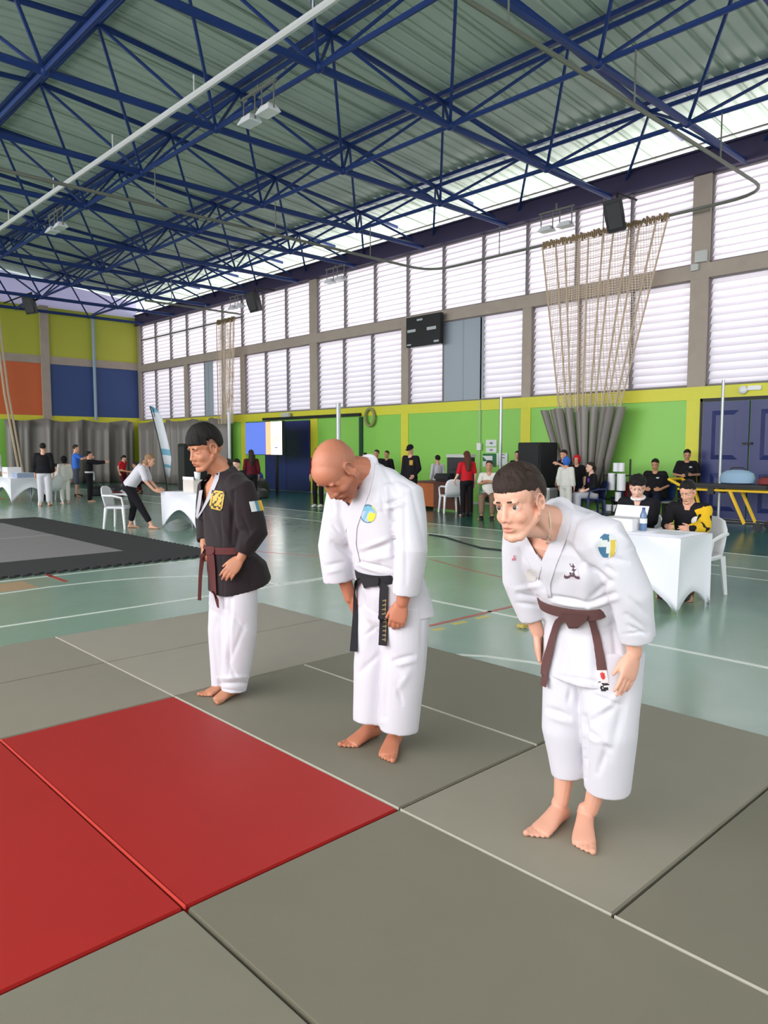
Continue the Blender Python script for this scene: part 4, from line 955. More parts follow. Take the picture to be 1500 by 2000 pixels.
    patch('collar_trim', jt, rows([(425, 904), (421, 930), (408, 965), (395, 995), (384, 1011)], [(432, 906), (428, 936), (415, 968), (402, 990), (387, 1013)], 20), .004, Gs, jk, 4)
    patch('collar_trim', jt, rows([(390, 958), (386, 985), (383, 1010)], [(397, 957), (393, 985), (387, 1010)], 12), .004, Gs, jk, 3)
    bl = belt('belt', jt, [(412, 1074), (425, 1075)], S['wa'], M['beltmaroon'], root, .021, .007, (-.08, 0, .99))
    patch('knot', jt, rows([(402, 1067), (404, 1074), (408, 1082)], [(422, 1068), (424, 1076), (420, 1083)], 6), .02, M['beltmaroon'], bl, 5)
    patch('belt_tail', jt, rows([(400, 1072), (391, 1085), (388, 1120), (386, 1172)], [(408, 1080), (399, 1095), (395, 1125), (393, 1173)], 14), .014, M['beltmaroon'], bl, 4)
    patch('belt_tail', jt, rows([(408, 1078), (408, 1110), (414, 1150), (424, 1186)], [(421, 1078), (424, 1110), (426, 1150), (428, 1188)], 14), .014, M['beltmaroon'], bl, 4)
    gold = mat('gold_badge', (205, 168, 62), .5); gd = mat('badge_black', (40, 34, 36), .6)
    def gb(v, u):
        e = min(u, 1 - u, v, 1 - v); cr = (u + v < .2) or (u + v > 1.82) or (u - v > .82) or (v - u > .82)
        if cr: return 1
        if e < .09: return 0
        if (u - .5) ** 2 / .10 + (v - .45) ** 2 / .12 < 1 and math.sin(u * 14 + v * 9) > -.45: return 0
        return 1 if (math.sin(v * 23) * math.sin(u * 17 + 1)) > -.1 else 0
    patch('gold_badge', jt, rows([(415, 957), (409, 992)], [(440, 960), (434, 998)], 34), .004, [gold, gd], jk, 26, gb)
    fl_ = [mat('flag_white', (215, 220, 218), .7), mat('flag_blue', (90, 140, 170), .7), mat('flag_yellow', (222, 180, 60), .7)]
    patch('flag_badge', jt, rows([(486, 980), (491, 1000)], [(510, 977), (516, 997)], 8), .004, fl_, jk, 12, lambda v, u: 0 if u < .34 else (1 if u < .66 else 2))
man_right(); man_middle(); man_left()
# ================================================================ HALL FIXTURES
# doors
def blue_leaf(y0, y1, parent, name='door_leaf'):
    X = WX - .06; mb = MB(); mb.b2((X, y0 + .01, .06), (X + .05, y1 - .01, 2.62)); o = build(name, mb, M['doorblue'], parent)
    for z0, z1 in ((1.35, 2.42), (.22, 1.05)):
        b = MB(); a = .22; e = .10
        P = [[(X, y0 + a, z0), (X, y1 - a, z0), (X, y1 - a, z1), (X, y0 + a, z1)], [(X - .03, y0 + a + e, z0 + e), (X - .03, y1 - a - e, z0 + e), (X - .03, y1 - a - e, z1 - e), (X - .03, y0 + a + e, z1 - e)]]
        b.loft(P, cap=True); build('door_panel', b, M['doorblue'], o)
    return o
mb = MB(); mb.b2((WX - .05, 7.33, 0), (WX + .01, 7.38, 2.7)); mb.b2((WX - .05, 4.2, 2.63), (WX + .01, 7.38, 2.7)); mb.b2((WX - .05, 5.2, 0), (WX + .01, 5.26, 2.7))
d1 = struct('door_1', mb, M['black'])
blue_leaf(6.3, 7.32, d1); blue_leaf(5.27, 6.29, d1)
build('door_handle', MB().b2((WX - .12, 6.22, 1.68), (WX - .06, 6.42, 1.72)), M['black'], d1); build('threshold', MB().b2((WX - .14, 5.2, .005), (WX - .02, 7.36, .06)), M['greypaint'], d1)
mb = MB(); mb.b2((WX - .1, 21.6, .02), (WX - .05, 24.4, 2.62)); mb.b2((WX - .11, 23.0, .02), (WX - .1, 23.03, 2.62)); M['doornavy'] = mat('navy_door', (34, 42, 104), .35)
d2 = struct('door_2', mb, M['doornavy']); build('door_rail', MB().b2((WX - .14, 18.8, 2.68), (WX - .04, 24.5, 2.78)), M['black'], d2)
build('door_stile', MB().b2((WX - .06, 18.75, 0), (WX - .01, 18.9, 2.65)), mat('dark_green_paint', (12, 62, 48), .5), d2)
# fittings on the wall
def label_things(): pass
def wallbox(name, px0, py0, px1, py1, m, label, cat, d=.06, group=None, X=None):
    X = X or WX - .03; a = ax(px0, py0, X); b = ax(px1, py1, X); mb = MB(); mb.b2((X - d, min(a[1], b[1]), min(a[2], b[2])), (X, max(a[1], b[1]), max(a[2], b[2]))); return solo(name, mb, m, label, cat, group, bevel=.004)
paper = mat('paper_white', (226, 230, 230), .8); pg = mat('poster_green', (30, 105, 70), .6); ink = mat('print_grey', (120, 128, 132), .8)
def poster(px0, py0, px1, py1, label, grid, mats, cat='poster', nx=12, ny=12):
    X = WX - .03; a = ax(px0, py0, X); b = ax(px1, py1, X); mb = MB(); y1, y0 = a[1], b[1]; z1, z0 = a[2], b[2]
    for i in range(nx):
        for k in range(ny):
            mb.mi = grid((i + .5) / nx, (k + .5) / ny); ya = y1 + (y0 - y1) * i / nx; yb2 = y1 + (y0 - y1) * (i + 1) / nx; za = z1 + (z0 - z1) * k / ny; zb = z1 + (z0 - z1) * (k + 1) / ny
            mb.add([(X, ya, za), (X, yb2, za), (X, yb2, zb), (X, ya, zb)], [(0, 1, 2, 3)])
    mb.mi = 0; mb.b2((X + .001, y0, z0), (X + .006, y1, z1)); return solo('poster', mb, mats, label, cat)
poster(949, 859, 970, 872, 'white paper notice with a small dark motif, topmost on the green wall', lambda u, v: 1 if (u - .5) ** 2 + (v - .5) ** 2 < .03 else 0, [paper, ink])
poster(949, 874, 970, 884, 'white paper notice directly below the topmost one on the green wall', lambda u, v: 1 if (u - .5) ** 2 + (v - .5) ** 2 < .02 else 0, [paper, ink])
poster(943, 886, 968, 912, 'dark green and white poster on the wall behind the seated spectator', lambda u, v: 0 if (.15 < v < .5 and .1 + (v - .3) < u < .75) or (v > .55 and u < .62) else 1, [paper, pg])
poster(970, 885, 991, 909, 'white printed sheet on the wall beside the green and white poster', lambda u, v: 1 if (int(v * 12) % 3 == 1 and .25 < u < .75 and v < .6) else 0, [paper, ink])
def pipe(name, pts, r, m, label, cat, group=None): return solo(name, MB().tube(pts, r, 8), m, label, cat, group, smooth=True)
yb_ = ax(937, 850, WX - .05)[1]
t = thing('cable_conduit', 'thin grey conduit running down the green wall to a small box, left of the posters', 'conduit', (WX - .05, yb_, .1))
build('pipe', MB().tube([(WX - .05, yb_, 2.95), (WX - .05, yb_, .1)], .016, 8), M['greypaint'], t, smooth=True); build('junction_box', MB().b2((WX - .1, yb_ - .07, 1.55), (WX - .03, yb_ + .07, 1.75)), M['white'], t)
wallbox('emergency_light', 1462, 754, 1488, 761, M['plastic'], 'white emergency light on the yellow band above the blue door', 'light')
solo('wall_sensor', MB().ell((WX - .08, ax(1454, 762, WX)[1], ax(1454, 762, WX)[2]), (.05, .09, .09)), M['plastic'], 'round white sensor on the yellow band left of the emergency light', 'sensor', smooth=True)
wallbox('switch_box', 1361, 493, 1382, 511, M['greypaint'], 'pale box on the concrete post above the crossing beam', 'box', .1, X=WX - .045)
wallbox('switch_box', 1352, 518, 1366, 528, M['greypaint'], 'small pale box at the crossing of beam and concrete post', 'box', .08, X=WX - .05)
a = ax(722, 815, WX - .1); mb = MB(); mb.tube([a + np.array([0, .22 * cos(2 * pi * k / 16), .28 * sin(2 * pi * k / 16)]) for k in range(17)], .05, 8); solo('hose_coil', mb, mat('hose_beige', (150, 150, 96), .6), 'coiled beige hose hanging on the green wall by the dark rail', 'hose', smooth=True)
wallbox('switch_box', 553, 807, 568, 814, M['greypaint'], 'small pale box over the navy sliding door', 'box', .1, X=WX - .12)
# scoreboard
t = thing('scoreboard', 'black scoreboard hanging on the louvres with small white displays', 'scoreboard', (WX - .4, 16.0, 4.7)); X = WX - .35
a = ax(793, 619, X); b = ax(860, 670, X); c = ax(860, 612, X); y1, y0, z1, z0 = a[1], b[1], (a[2] + c[2]) / 2, b[2]
build('casing', MB().b2((X, y0, z0), (X + .14, y1, z1)), M['black'], t, bevel=.01)
dm = mat('display_grey_white', (190, 196, 200), .6)
for u, v, w, h in ((.33, .10, .16, .06), (.05, .42, .24, .09), (.62, .42, .26, .10), (.04, .90, .12, .05), (.82, .88, .14, .06)):
    ya = y1 + (y0 - y1) * u; yb2 = y1 + (y0 - y1) * (u + w); za = z1 + (z0 - z1) * v; zb = z1 + (z0 - z1) * (v + h); build('display', MB().b2((X - .012, yb2, zb), (X + .01, ya, za)), dm, t)
build('bracket', MB().b2((X + .14, (y0 + y1) / 2 - .4, z1 - .3), (WX - .08, (y0 + y1) / 2 + .4, z1 - .2)), M['dark'], t)
# LED screen
def em(name, col, s): return mat(name, col, .3, emit=s)
X = 15.2; pa = ax(479, 826, X); pb = ax(550, 888, X); t = thing('video_screen', 'lit video screen with blue, orange and white areas before the navy door', 'screen', (X, (pa[1] + pb[1]) / 2, .0))
y1, y0, z1, z0 = pa[1], pb[1], pa[2], pb[2]; W2 = y1 - y0
def seg(name, u0, u1, m, zz0=None, zz1=None, dx=0): return build(name, MB().b2((X - dx, y1 - W2 * u1, z0 if zz0 is None else zz0), (X + .02, y1 - W2 * u0, z1 if zz1 is None else zz1)), m, t)
seg('blue_field', 0, .58, em('screen_blue', (88, 112, 200), .9)); seg('orange_field', .58, .72, em('screen_orange', (250, 160, 120), 1.4)); seg('white_field', .72, 1.0, em('screen_white', (255, 255, 255), 2.6))
lg = em('screen_logo', (225, 190, 90), .9); zc = (z0 + z1) / 2
build('screen_logo', MB().tube([(X - .01, y1 - W2 * (.86 + .05 * cos(2 * pi * k / 12)), zc - .1 + .13 * sin(2 * pi * k / 12)) for k in range(10)], .016, 6), lg, t); seg('screen_text', .82, .90, em('screen_text', (120, 130, 160), .6), zc - .36, zc - .31, .006)
build('casing', MB().b2((X + .02, y0 - .02, z0 - .02), (X + .14, y1 + .02, z1 + .02)), M['black'], t); 
for yy in (y0 + .4, y1 - .4): build('stand', MB().b2((X + .05, yy - .04, 0), (X + .12, yy + .04, z0)), M['black'], t)
# poles
def post(px, ytop, pyb, X, r, m, label, cat='pole', z0=0.0):
    a = ax(px, ytop, X); mb = MB(); mb.tube([(X, a[1], z0), (X, a[1], a[2])], r, 10); mb.cyl((X, a[1], z0), r * 2.2, .03, 14); return solo('court_post', mb, m, label, cat, 'posts standing by the window wall', smooth=True)
post(1413, 742, 1018, 15.9, .03, M['steel'], 'slim steel post before the blue double door'); post(979, 775, 950, 15.9, .045, M['steel'], 'slim steel post rising between the posters and the yellow pilaster'); post(661, 787, 870, 15.6, .075, mat('silver_wrap', (200, 205, 208), .35, metal=.4, bump=.5, bscale=30), 'thick silver wrapped post behind the bald man')
post(447, 805, 900, 15.4, .06, M['plastic'], 'white post behind the head of the man in black')
# curtain rails
def rail(name, pts, r, m, label, hang=(), group=None):
    t = thing(name, label, 'rail', pts[0], 0, group); build('rail_tube', MB().tube(pts, r, 8), m, t, smooth=True)
    for p in hang: build('hanger', MB().tube([p, (p[0], p[1], 7.56)], .014, 6), m, t)
    return t
def bend(a, b, c, n=7):
    a, b, c = map(np.array, (a, b, c)); return [tuple(a * (1 - t) ** 2 + 2 * b * t * (1 - t) + c * t * t) for t in np.linspace(0, 1, n)]
zr = 6.75
rail('curtain_rail', [(XL + .2, 5.95, zr)] + [(15.0, 5.95, zr)] + bend((15.5, 5.95, zr), (16.3, 5.95, zr), (16.3, 6.9, zr)) + [(16.3, 14.0, zr)] + bend((16.3, 14.4, zr), (16.3, 15.3, zr), (15.4, 15.3, zr)) + [(XL + .2, 15.3, zr)], .035, M['rail'], 'long grey curtain rail crossing under the roof frame and turning along the louvres', [(x, y, zr) for y in (5.95, 15.3) for x in (1.5, 4.6, 7.7, 10.8, 13.9)] + [(16.3, 9.7, zr), (16.3, 12.8, zr)])
rail('curtain_rail', [(6.35, -4, 7.25), (6.35, 34, 7.25)], .055, mat('pale_pipe', (205, 206, 205), .4), 'straight pale pipe running the length of the hall under the roof frame', [(6.35, y, 7.25) for y in (5.0, 8.1, 11.2, 14.3, 17.4, 20.5)])
rail('curtain_rail', [(12, 24.8, 6.7), (15.4, 24.8, 6.7)] + bend((15.7, 24.8, 6.7), (16.2, 24.8, 6.7), (16.2, 25.4, 6.7)) + [(16.2, 34, 6.7)], .035, M['rail'], 'grey curtain rail of the farther net in the far corner of the hall', [(13, 24.8, 6.7), (16.2, 28, 6.7)])
# netting
def net_mat(name, fill, col=(214, 196, 176)):
    m = mat(name, col, .8); nt = m.node_tree; b = nt.nodes['Principled BSDF']; tc = nt.nodes.new('ShaderNodeTexCoord'); L = nt.links
    sp = nt.nodes.new('ShaderNodeSeparateXYZ'); L.new(tc.outputs['Object'], sp.inputs[0]); outs = []
    for ch, fr in (('Y', 17.0), ('Z', 17.0)):
        mu = nt.nodes.new('ShaderNodeMath'); mu.operation = 'MULTIPLY'; mu.inputs[1].default_value = fr; L.new(sp.outputs[ch], mu.inputs[0])
        fc = nt.nodes.new('ShaderNodeMath'); fc.operation = 'FRACT'; L.new(mu.outputs[0], fc.inputs[0]); gt = nt.nodes.new('ShaderNodeMath'); gt.operation = 'LESS_THAN'; gt.inputs[1].default_value = fill; L.new(fc.outputs[0], gt.inputs[0]); outs.append(gt)
    mx = nt.nodes.new('ShaderNodeMath'); mx.operation = 'MAXIMUM'; L.new(outs[0].outputs[0], mx.inputs[0]); L.new(outs[1].outputs[0], mx.inputs[1]); L.new(mx.outputs[0], b.inputs['Alpha']); return m
M['net'] = net_mat('beige_net', .20, (226, 210, 192)); M['tape'] = mat('beige_tape', (222, 204, 180), .8, transl=.3)
def gathered(label, X, yt0, yt1, zt0, zt1, yb0, yb1, zb, nt_, group='gathered divider nets'):
    t = thing('divider_net', label, 'net', (X, (yb0 + yb1) / 2, zb), 0, group); N = 60; rows_ = []
    for r in range(15):
        v = r / 14; row = []
        for k in range(N + 1):
            u = k / N; y = (yt0 + (yt1 - yt0) * u) * (1 - v) + (yb0 + (yb1 - yb0) * u) * v; z = (zt0 + (zt1 - zt0) * u) * (1 - v) + zb * v; row.append((X + .07 * sin(u * 60) * (.4 + .6 * v), y, z))
        rows_.append(row)
    mb = MB(); mb.grid(rows_); build('net_mesh', mb, M['net'], t)
    for k in range(nt_):
        u = (k + .5 * (k % 2) * .4) / (nt_ - 1) if nt_ > 1 else .5; u = min(1, u); mb = MB(); p = []
        for v in (0, .3, .6, 1.0): p.append((X - .05, (yt0 + (yt1 - yt0) * u) * (1 - v) + (yb0 + (yb1 - yb0) * u) * v, (zt0 + (zt1 - zt0) * u) * (1 - v) + zb * v))
        mb.tube(p, .022, 6); build('net_tape', mb, M['tape'], t)
    mb = MB()
    r = random.Random(5)
    for k in range(60):
        u = k / 59; y = yt0 + (yt1 - yt0) * u; z = zt0 + (zt1 - zt0) * u; mb.box((X - .02, y, z + .04), (.05, .03, .10 + .12 * r.random()), (r.uniform(-.5, .5), 0, 0))
    build('gathered_hem', mb, mat('net_hem', (160, 136, 104), .8), t); return t
gathered('beige net gathered over the grey curtain bundle on the window wall', 16.25, 11.35, 8.05, 6.68, 6.68, 10.75, 9.1, 2.5, 11)
mbc = thing('divider_curtain', 'grey tarpaulin curtain gathered in a hanging bundle at the right of the window wall', 'curtain', (16.2, 10, .1))
for k in range(10):
    u = k / 9; yt = 11.2 - 2.15 * u; ybm = 10.35 - .75 * u; mb = MB(); rg = []
    for v in np.linspace(0, 1, 7):
        y = yt * (1 - v) + ybm * v; z = 2.62 - .1 * abs(u - .5) - (2.3) * v; w = (.16 * (1 - v) + .07 * v); dx = .09 * sin(k * 2.1) ; rg.append(ring((16.2 + dx, y, z), np.array([0, 1.0, 0]), np.array([1.0, 0, 0]), w * .75, .10 + .03 * sin(k), 12, 1.6))
    mb.loft(rg); build('fold', mb, M['tarp'], mbc, smooth=True)
def drape(label, p0, p1, z1, waves, seed):
    p0 = np.array(p0, float); p1 = np.array(p1, float); L_ = np.linalg.norm(p1 - p0); d = (p1 - p0) / L_; nn = np.array([-d[1], d[0]]); r = random.Random(seed); N = int(L_ * 14)
    ph = [r.uniform(0, 6) for _ in range(4)]; rows_ = []
    for j in range(7):
        v = j / 6; row = []
        for i in range(N + 1):
            s = i / N * L_; o = .16 * sin(s * waves + ph[0] + .4 * v) + .10 * sin(s * waves * 1.7 + ph[1]) + .06 * sin(s * waves * 3.1 + ph[2] + v); q = p0 + d * (s + .05 * sin(s * 5)) + nn * o
            z = (z1 - .13 * abs(sin(s * waves * .33 + ph[3]))) * (1 - v) + .015 * v; row.append((q[0], q[1], z))
        rows_.append(row)
    mb = MB(); mb.grid(rows_); base = np.array([*(p0 + p1) / 2, .015]); o = build('divider_curtain', mb, M['tarp'], None, smooth=True, sharp=None)
    co = vco(o.data); setco(o.data, co - base); o.location = base; md = o.modifiers.new('thick', 'SOLIDIFY'); md.thickness = .006; return tag(o, label, 'curtain')
drape('wide grey tarpaulin curtain hanging along the foot of the far end wall', (10.3, 34.7), (16.1, 34.7), 2.95, 5.2, 3)
drape('grey tarpaulin curtain hanging along the window wall in the far corner', (16.15, 34.4), (16.15, 26.6), 2.9, 5.0, 8)
gathered('beige net bundled into a narrow column in the far corner by the louvres', 16.1, 26.9, 25.6, 6.62, 6.62, 26.9, 25.9, 2.6, 5)
t = thing('divider_net', 'thin beige net edge hanging before the orange panel on the far wall', 'net', (10.3, 34.6, .2), 0, 'gathered divider nets')
for dx in (0, .15): build('net_tape', MB().tube([(10.0 + dx, 34.6, 7.2), (10.25 + dx, 34.6, 4), (10.75 + dx, 34.6, .3)], .05, 6), M['tape'], t)
pipe('downpipe', [(14.45, EY - .12, 2.95), (14.45, EY - .12, 7.7)], .07, mat('pale_blue_pipe', (150, 170, 190), .5), 'pale blue pipe running up between the two blue panels of the far wall', 'pipe')
# roof lamps and speakers
def lamp_pair(px, py, z, label, far=1.0, dirn=(0, 1, 0), X=None):
    p = fl(px, py, z) if X is None else ax(px, py, X); t = thing('ceiling_floodlight', label, 'floodlight', p, 0, 'floodlights under the roof')
    for k in (-1, 1):
        c = p + np.array(dirn) * .27 * k; mb = MB(); mb.loft([[c + np.array([sx * a, sy * b, zz]) for sx, sy in ((-1, -1), (1, -1), (1, 1), (-1, 1))] for a, b, zz in ((.07, .12, .09), (.10, .16, .03), (.13, .19, -.03))]); build('lamp_housing', mb, M['plastic'], t)
        g = MB(); g.b2(c + [-.12, -.18, -.036], c + [.12, .18, -.028]); build('lamp_glass', g, mat('lamp_glass', (226, 232, 228), .2), t)
        for s in (-1, 1): build('bracket', MB().tube([c + [0, .17 * s, 0], c + [0, .17 * s, .42], c + [0, 0, .42]], .015, 6), M['rail'], t)
    build('mounting_bar', MB().tube([p + np.array(dirn) * .5 + [0, 0, .42], p - np.array(dirn) * .5 + [0, 0, .42]], .025, 6), M['rail'], t)
    build('mounting_bar', MB().tube([p + [0, 0, .42], (p[0], p[1], 7.55)], .02, 6), M['rail'], t)
lamp_pair(505, 228, 7.05, 'pair of white floodlights under the roof frame at upper centre'); lamp_pair(110, 447, 7.05, 'pair of white floodlights under the roof frame at the left')
lamp_pair(1086, 445, 0, 'pair of pale floodlights on the louvre wall left of the large black loudspeaker', X=15.9); lamp_pair(655, 548, 0, 'pair of pale floodlights on the louvre wall near the far bays', X=15.9); lamp_pair(462, 600, 0, 'pair of pale floodlights beside the farther hanging loudspeaker', X=15.9)
def speaker(px, py, X, rz, label, Y=None, s=1.0):
    p = ax(px, py, X) if Y is None else ay(px, py, Y); t = thing('hanging_loudspeaker', label, 'loudspeaker', p, 0, 'loudspeakers hung under the roof edge'); Rm = rotm((R_(8), R_(14), rz))
    mb = MB(); mb.loft([[np.array([x * q, y * w, z]) for x, y in ((-1, -.7), (1, -1), (1, 1), (-1, .7))] for q, w, z in ((.19, .21, .36), (.21, .22, 0), (.17, .2, -.34))]); mb.v = [tuple(Rm @ np.array(q)) for q in mb.v]; build('cabinet', mb, M['black'], t, local=True, bevel=.01)
    g = MB(); g.loft([[(.195 * 1, y, z) for y, z in ((-.16, .28), (.16, .28), (.16, -.28), (-.16, -.28))], [(.215, y, z) for y, z in ((-.15, .27), (.15, .27), (.15, -.27), (-.15, -.27))]]); g.v = [tuple(Rm @ np.array(q)) for q in g.v]; build('grille', g, M['dark'], t, local=True)
    build('bracket', MB().tube([p + [0, 0, .25], p + [.05, 0, .5], (WX - .1, p[1], p[2] + .55) if Y is None else (p[0], EY - .05, p[2] + .55)], .03, 6), M['black'], t); return t
speaker(1203, 422, 15.7, R_(200), 'black loudspeaker hanging above the gathered beige net', s=1.0); speaker(497, 590, 15.7, R_(200), 'black loudspeaker hanging before the far louvres'); speaker(60, 596, 0, R_(230), 'black loudspeaker hanging before the lime end wall', Y=32.0)
# ================================================================ FURNITURE
def spandex_table(label, x0, x1, y0, y1, h=.73, arch=.34, group=None):
    t = thing('covered_table', label, 'table', ((x0 + x1) / 2, (y0 + y1) / 2, 0)); C_ = [(x0, y0), (x1, y0), (x1, y1), (x0, y1)]; n = 14; rows_ = [[] for _ in range(8)]
    cx, cy = (x0 + x1) / 2, (y0 + y1) / 2
    for s in range(4):
        a = np.array(C_[s]); b = np.array(C_[(s + 1) % 4]); L_ = np.linalg.norm(b - a)
        for k in range(n):
            u = k / n; p = a + (b - a) * u; bot = arch * (1.35 if L_ > 1 else .55) * (1 - abs(2 * u - 1) ** 1.7); ins = nrm(np.array([cx, cy]) - (a + b) / 2)
            for j in range(8):
                v = j / 7; z = h * (1 - v) + bot * v; pinch = .10 * sin(pi * v) * (1 - abs(2 * u - 1) ** 2) * 0.6 + .02 * v; q = p + ins * pinch; rows_[j].append((q[0], q[1], z + (0 if j else 0)))
    top = [(p[0] + (cx - p[0]) * .02, p[1] + (cy - p[1]) * .02, h + .008) for p in rows_[0]]; mb = MB(); mb.loft([[p for p in r] for r in [top] + rows_], cap=False); mb.add(top, [tuple(range(len(top)))])
    o = build('tablecloth', mb, M['cloth'], t, smooth=True, sharp=50); md = o.modifiers.new('thick', 'SOLIDIFY'); md.thickness = .004
    build('tabletop', MB().b2((x0 + .03, y0 + .03, h - .04), (x1 - .03, y1 - .03, h - .005)), M['greypaint'], t)
    for x, y in C_:
        build('leg', MB().tube([(x + (.06 if x == x0 else -.06), y + (.06 if y == y0 else -.06), h - .04), (x + (.03 if x == x0 else -.03), y + (.03 if y == y0 else -.03), 0)], .014, 8), M['steel'], t)
    return t
spandex_table('white cloth covered table at right with two seated officials behind it', 6.82, 7.52, 3.16, 4.96); spandex_table('white cloth covered table that the woman in the white t-shirt leans on', 6.95, 7.65, 12.45, 13.9, arch=.3); spandex_table('white cloth covered table at the left edge beyond the foam mat', 6.85, 8.0, 22.9, 24.7)
def plastic_chair():
    t = thing('plastic_chair', 'white plastic chair', 'chair'); P = M['plastic']
    s = MB(); s.loft([ring((0.02, 0, z), np.array([1.0, 0, 0]), np.array([0, 1.0, 0]), .23 * k, .23 * k, 20, 5) for z, k in ((.40, .94), (.43, 1), (.445, .9), (.435, .6))]); build('seat', s, P, t, True, local=True)
    b = MB(); rows_ = []
    for z, w, x in ((.42, .20, -.20), (.55, .215, -.225), (.70, .22, -.26), (.80, .18, -.285), (.84, .10, -.295)): rows_.append([(x - .03 * (1 - (k / 4 - 1) ** 2), w * (k / 4 - 1), z) for k in range(9)])
    b.grid(rows_); o = build('backrest', b, P, t, True, local=True); md = o.modifiers.new('thick', 'SOLIDIFY'); md.thickness = .02
    for sx in (1, -1):
        for sy in (1, -1): build('leg', MB().tube([(.18 * sx, .2 * sy, .42), (.22 * sx, .235 * sy, 0)], [.036, .022], 6), P, t, local=True)
    for sy in (1, -1): build('armrest', MB().tube([(-.24, .225 * sy, .66), (-.02, .25 * sy, .66), (.17, .24 * sy, .62), (.20, .215 * sy, .42)], .022, 6), P, t, local=True)
    return t
ch0 = plastic_chair()
def chair(x, y, rz, label, first=[True]):
    if first[0]: first[0] = False; ch0.location = (x, y, 0); ch0.rotation_euler = (0, 0, rz); ch0['label'] = label; ch0['group'] = 'white plastic chairs'; return ch0
    return dup(ch0, (x, y, 0), rz, label)
chair(7.98, 3.52, R_(180), 'white plastic chair under the official with the yellow sleeve'); chair(7.98, 4.25, R_(180), 'white plastic chair under the official in the black t-shirt at the right table')
chair(6.35, 14.5, R_(-50), 'white plastic chair beside the woman in the white t-shirt'); chair(7.6, 21.9, R_(120), 'white plastic chair behind the man in black top at left'); chair(13.9, 12.35, R_(60), 'white plastic chair by the dark desk and the long haired woman')
chair(8.15, 13.3, R_(180), 'white plastic chair of the person hidden behind the bowing man in black'); chair(8.6, 24.0, R_(180), 'white plastic chair of the boy seated at the far left table')
# green chairs, desk, boxes
VD0 = math.degrees(math.atan2(cF[1], cF[0])); bb_ = mat('blue_plastic', (30, 44, 92), .4); gc = mat('green_plastic', (20, 110, 84), .4)
def colour_chair(x, y, rz, m, label, group):
    t = dup(ch0, (x, y, 0), rz, label); t.name = 'plastic_chair'; t['group'] = group
    for c in t.children: c.data = c.data.copy(); c.data.materials.clear(); c.data.materials.append(m)
    return t
colour_chair(13.55, 10.75, R_(215), gc, 'green plastic chair under the spectator with crossed arms', 'green plastic chairs'); colour_chair(15.35, ax(1176, 950, 15.5)[1] + .14, R_(VD0 + 95), bb_, 'dark blue plastic chair under the girl by the roll rack', 'blue plastic chairs'); colour_chair(13.2, 9.8, R_(215), gc, 'green plastic chair partly hidden by the head of the rightmost bowing man', 'green plastic chairs')
wood = mat('orange_wood', (196, 104, 44), .45, noise=.15, nscale=3); dwood = mat('dark_wood', (96, 54, 40), .5, noise=.2, nscale=4)
t = thing('desk', 'brown wooden desk with an orange end panel before the green wall', 'desk', (14.4, 13.1, 0))
build('desktop', MB().b2((14.15, 12.4, .70), (14.95, 13.95, .74)), dwood, t); build('side_panel', MB().b2((14.2, 13.2, .08), (14.26, 13.9, .70)), wood, t); build('front_panel', MB().b2((14.2, 12.45, .04), (14.26, 13.2, .70)), dwood, t); build('side_panel', MB().b2((14.26, 12.45, 0), (14.9, 12.5, .70)), dwood, t); build('side_panel', MB().b2((14.26, 13.85, 0), (14.9, 13.9, .70)), dwood, t)
def boxthing(name, c, d, m, label, cat, rot=0, bevel=.012, parts=(), group=None):
    t = thing(name, label, cat, c, rot, group); mb = MB(); mb.b2((-d[0] / 2, -d[1] / 2, 0), (d[0] / 2, d[1] / 2, d[2])); build('body', mb, m, t, local=True, bevel=bevel)
    for nm, lo, hi, mm in parts: build(nm, MB().b2(lo, hi), mm, t, local=True)
    return t
boxthing('equipment_case', (14.75, 12.75, .745), (.4, .62, .62), M['dark'], 'dark equipment case with a pale top standing on the desk', 'case', 0, .01, [('lid', (-.21, -.32, .62), (.21, .32, .70), M['greypaint']), ('handle', (-.24, -.1, .3), (-.2, .1, .33), M['black'])])
boxthing('bag', (14.5, 13.05, .745), (.35, .6, .2), M['black'], 'black soft bag lying on the brown desk', 'bag', 0, .05, [('strap', (-.19, -.2, .1), (-.17, .2, .13), M['dark'])])
# big loudspeaker on its case
boxthing('storage_box', (15.9, 11.0, 0), (.6, .8, .62), M['greypaint'], 'pale grey box under the large black loudspeaker', 'box', 0, .02, [('lid', (-.31, -.41, .56), (.31, .41, .62), M['white'])])
t = boxthing('floor_loudspeaker', (15.85, 11.15, .625), (.62, .78, 1.12), mat('black_carpet', (38, 38, 40), .8, bump=.2), 'large black loudspeaker standing on a grey box by the green wall', 'loudspeaker', R_(-8), .02, [('grille', (-.325, -.34, .06), (-.312, .34, 1.06), M['black'])])
boxthing('floor_loudspeaker', (11.7, 21.2, 0), (.7, .7, 1.75), mat('black_cabinet', (20, 26, 24), .7), 'tall black loudspeaker behind the shoulder of the man in black', 'loudspeaker', R_(-10), .02, [('grille', (-.365, -.3, .1), (-.352, .3, 1.65), M['dark'])])
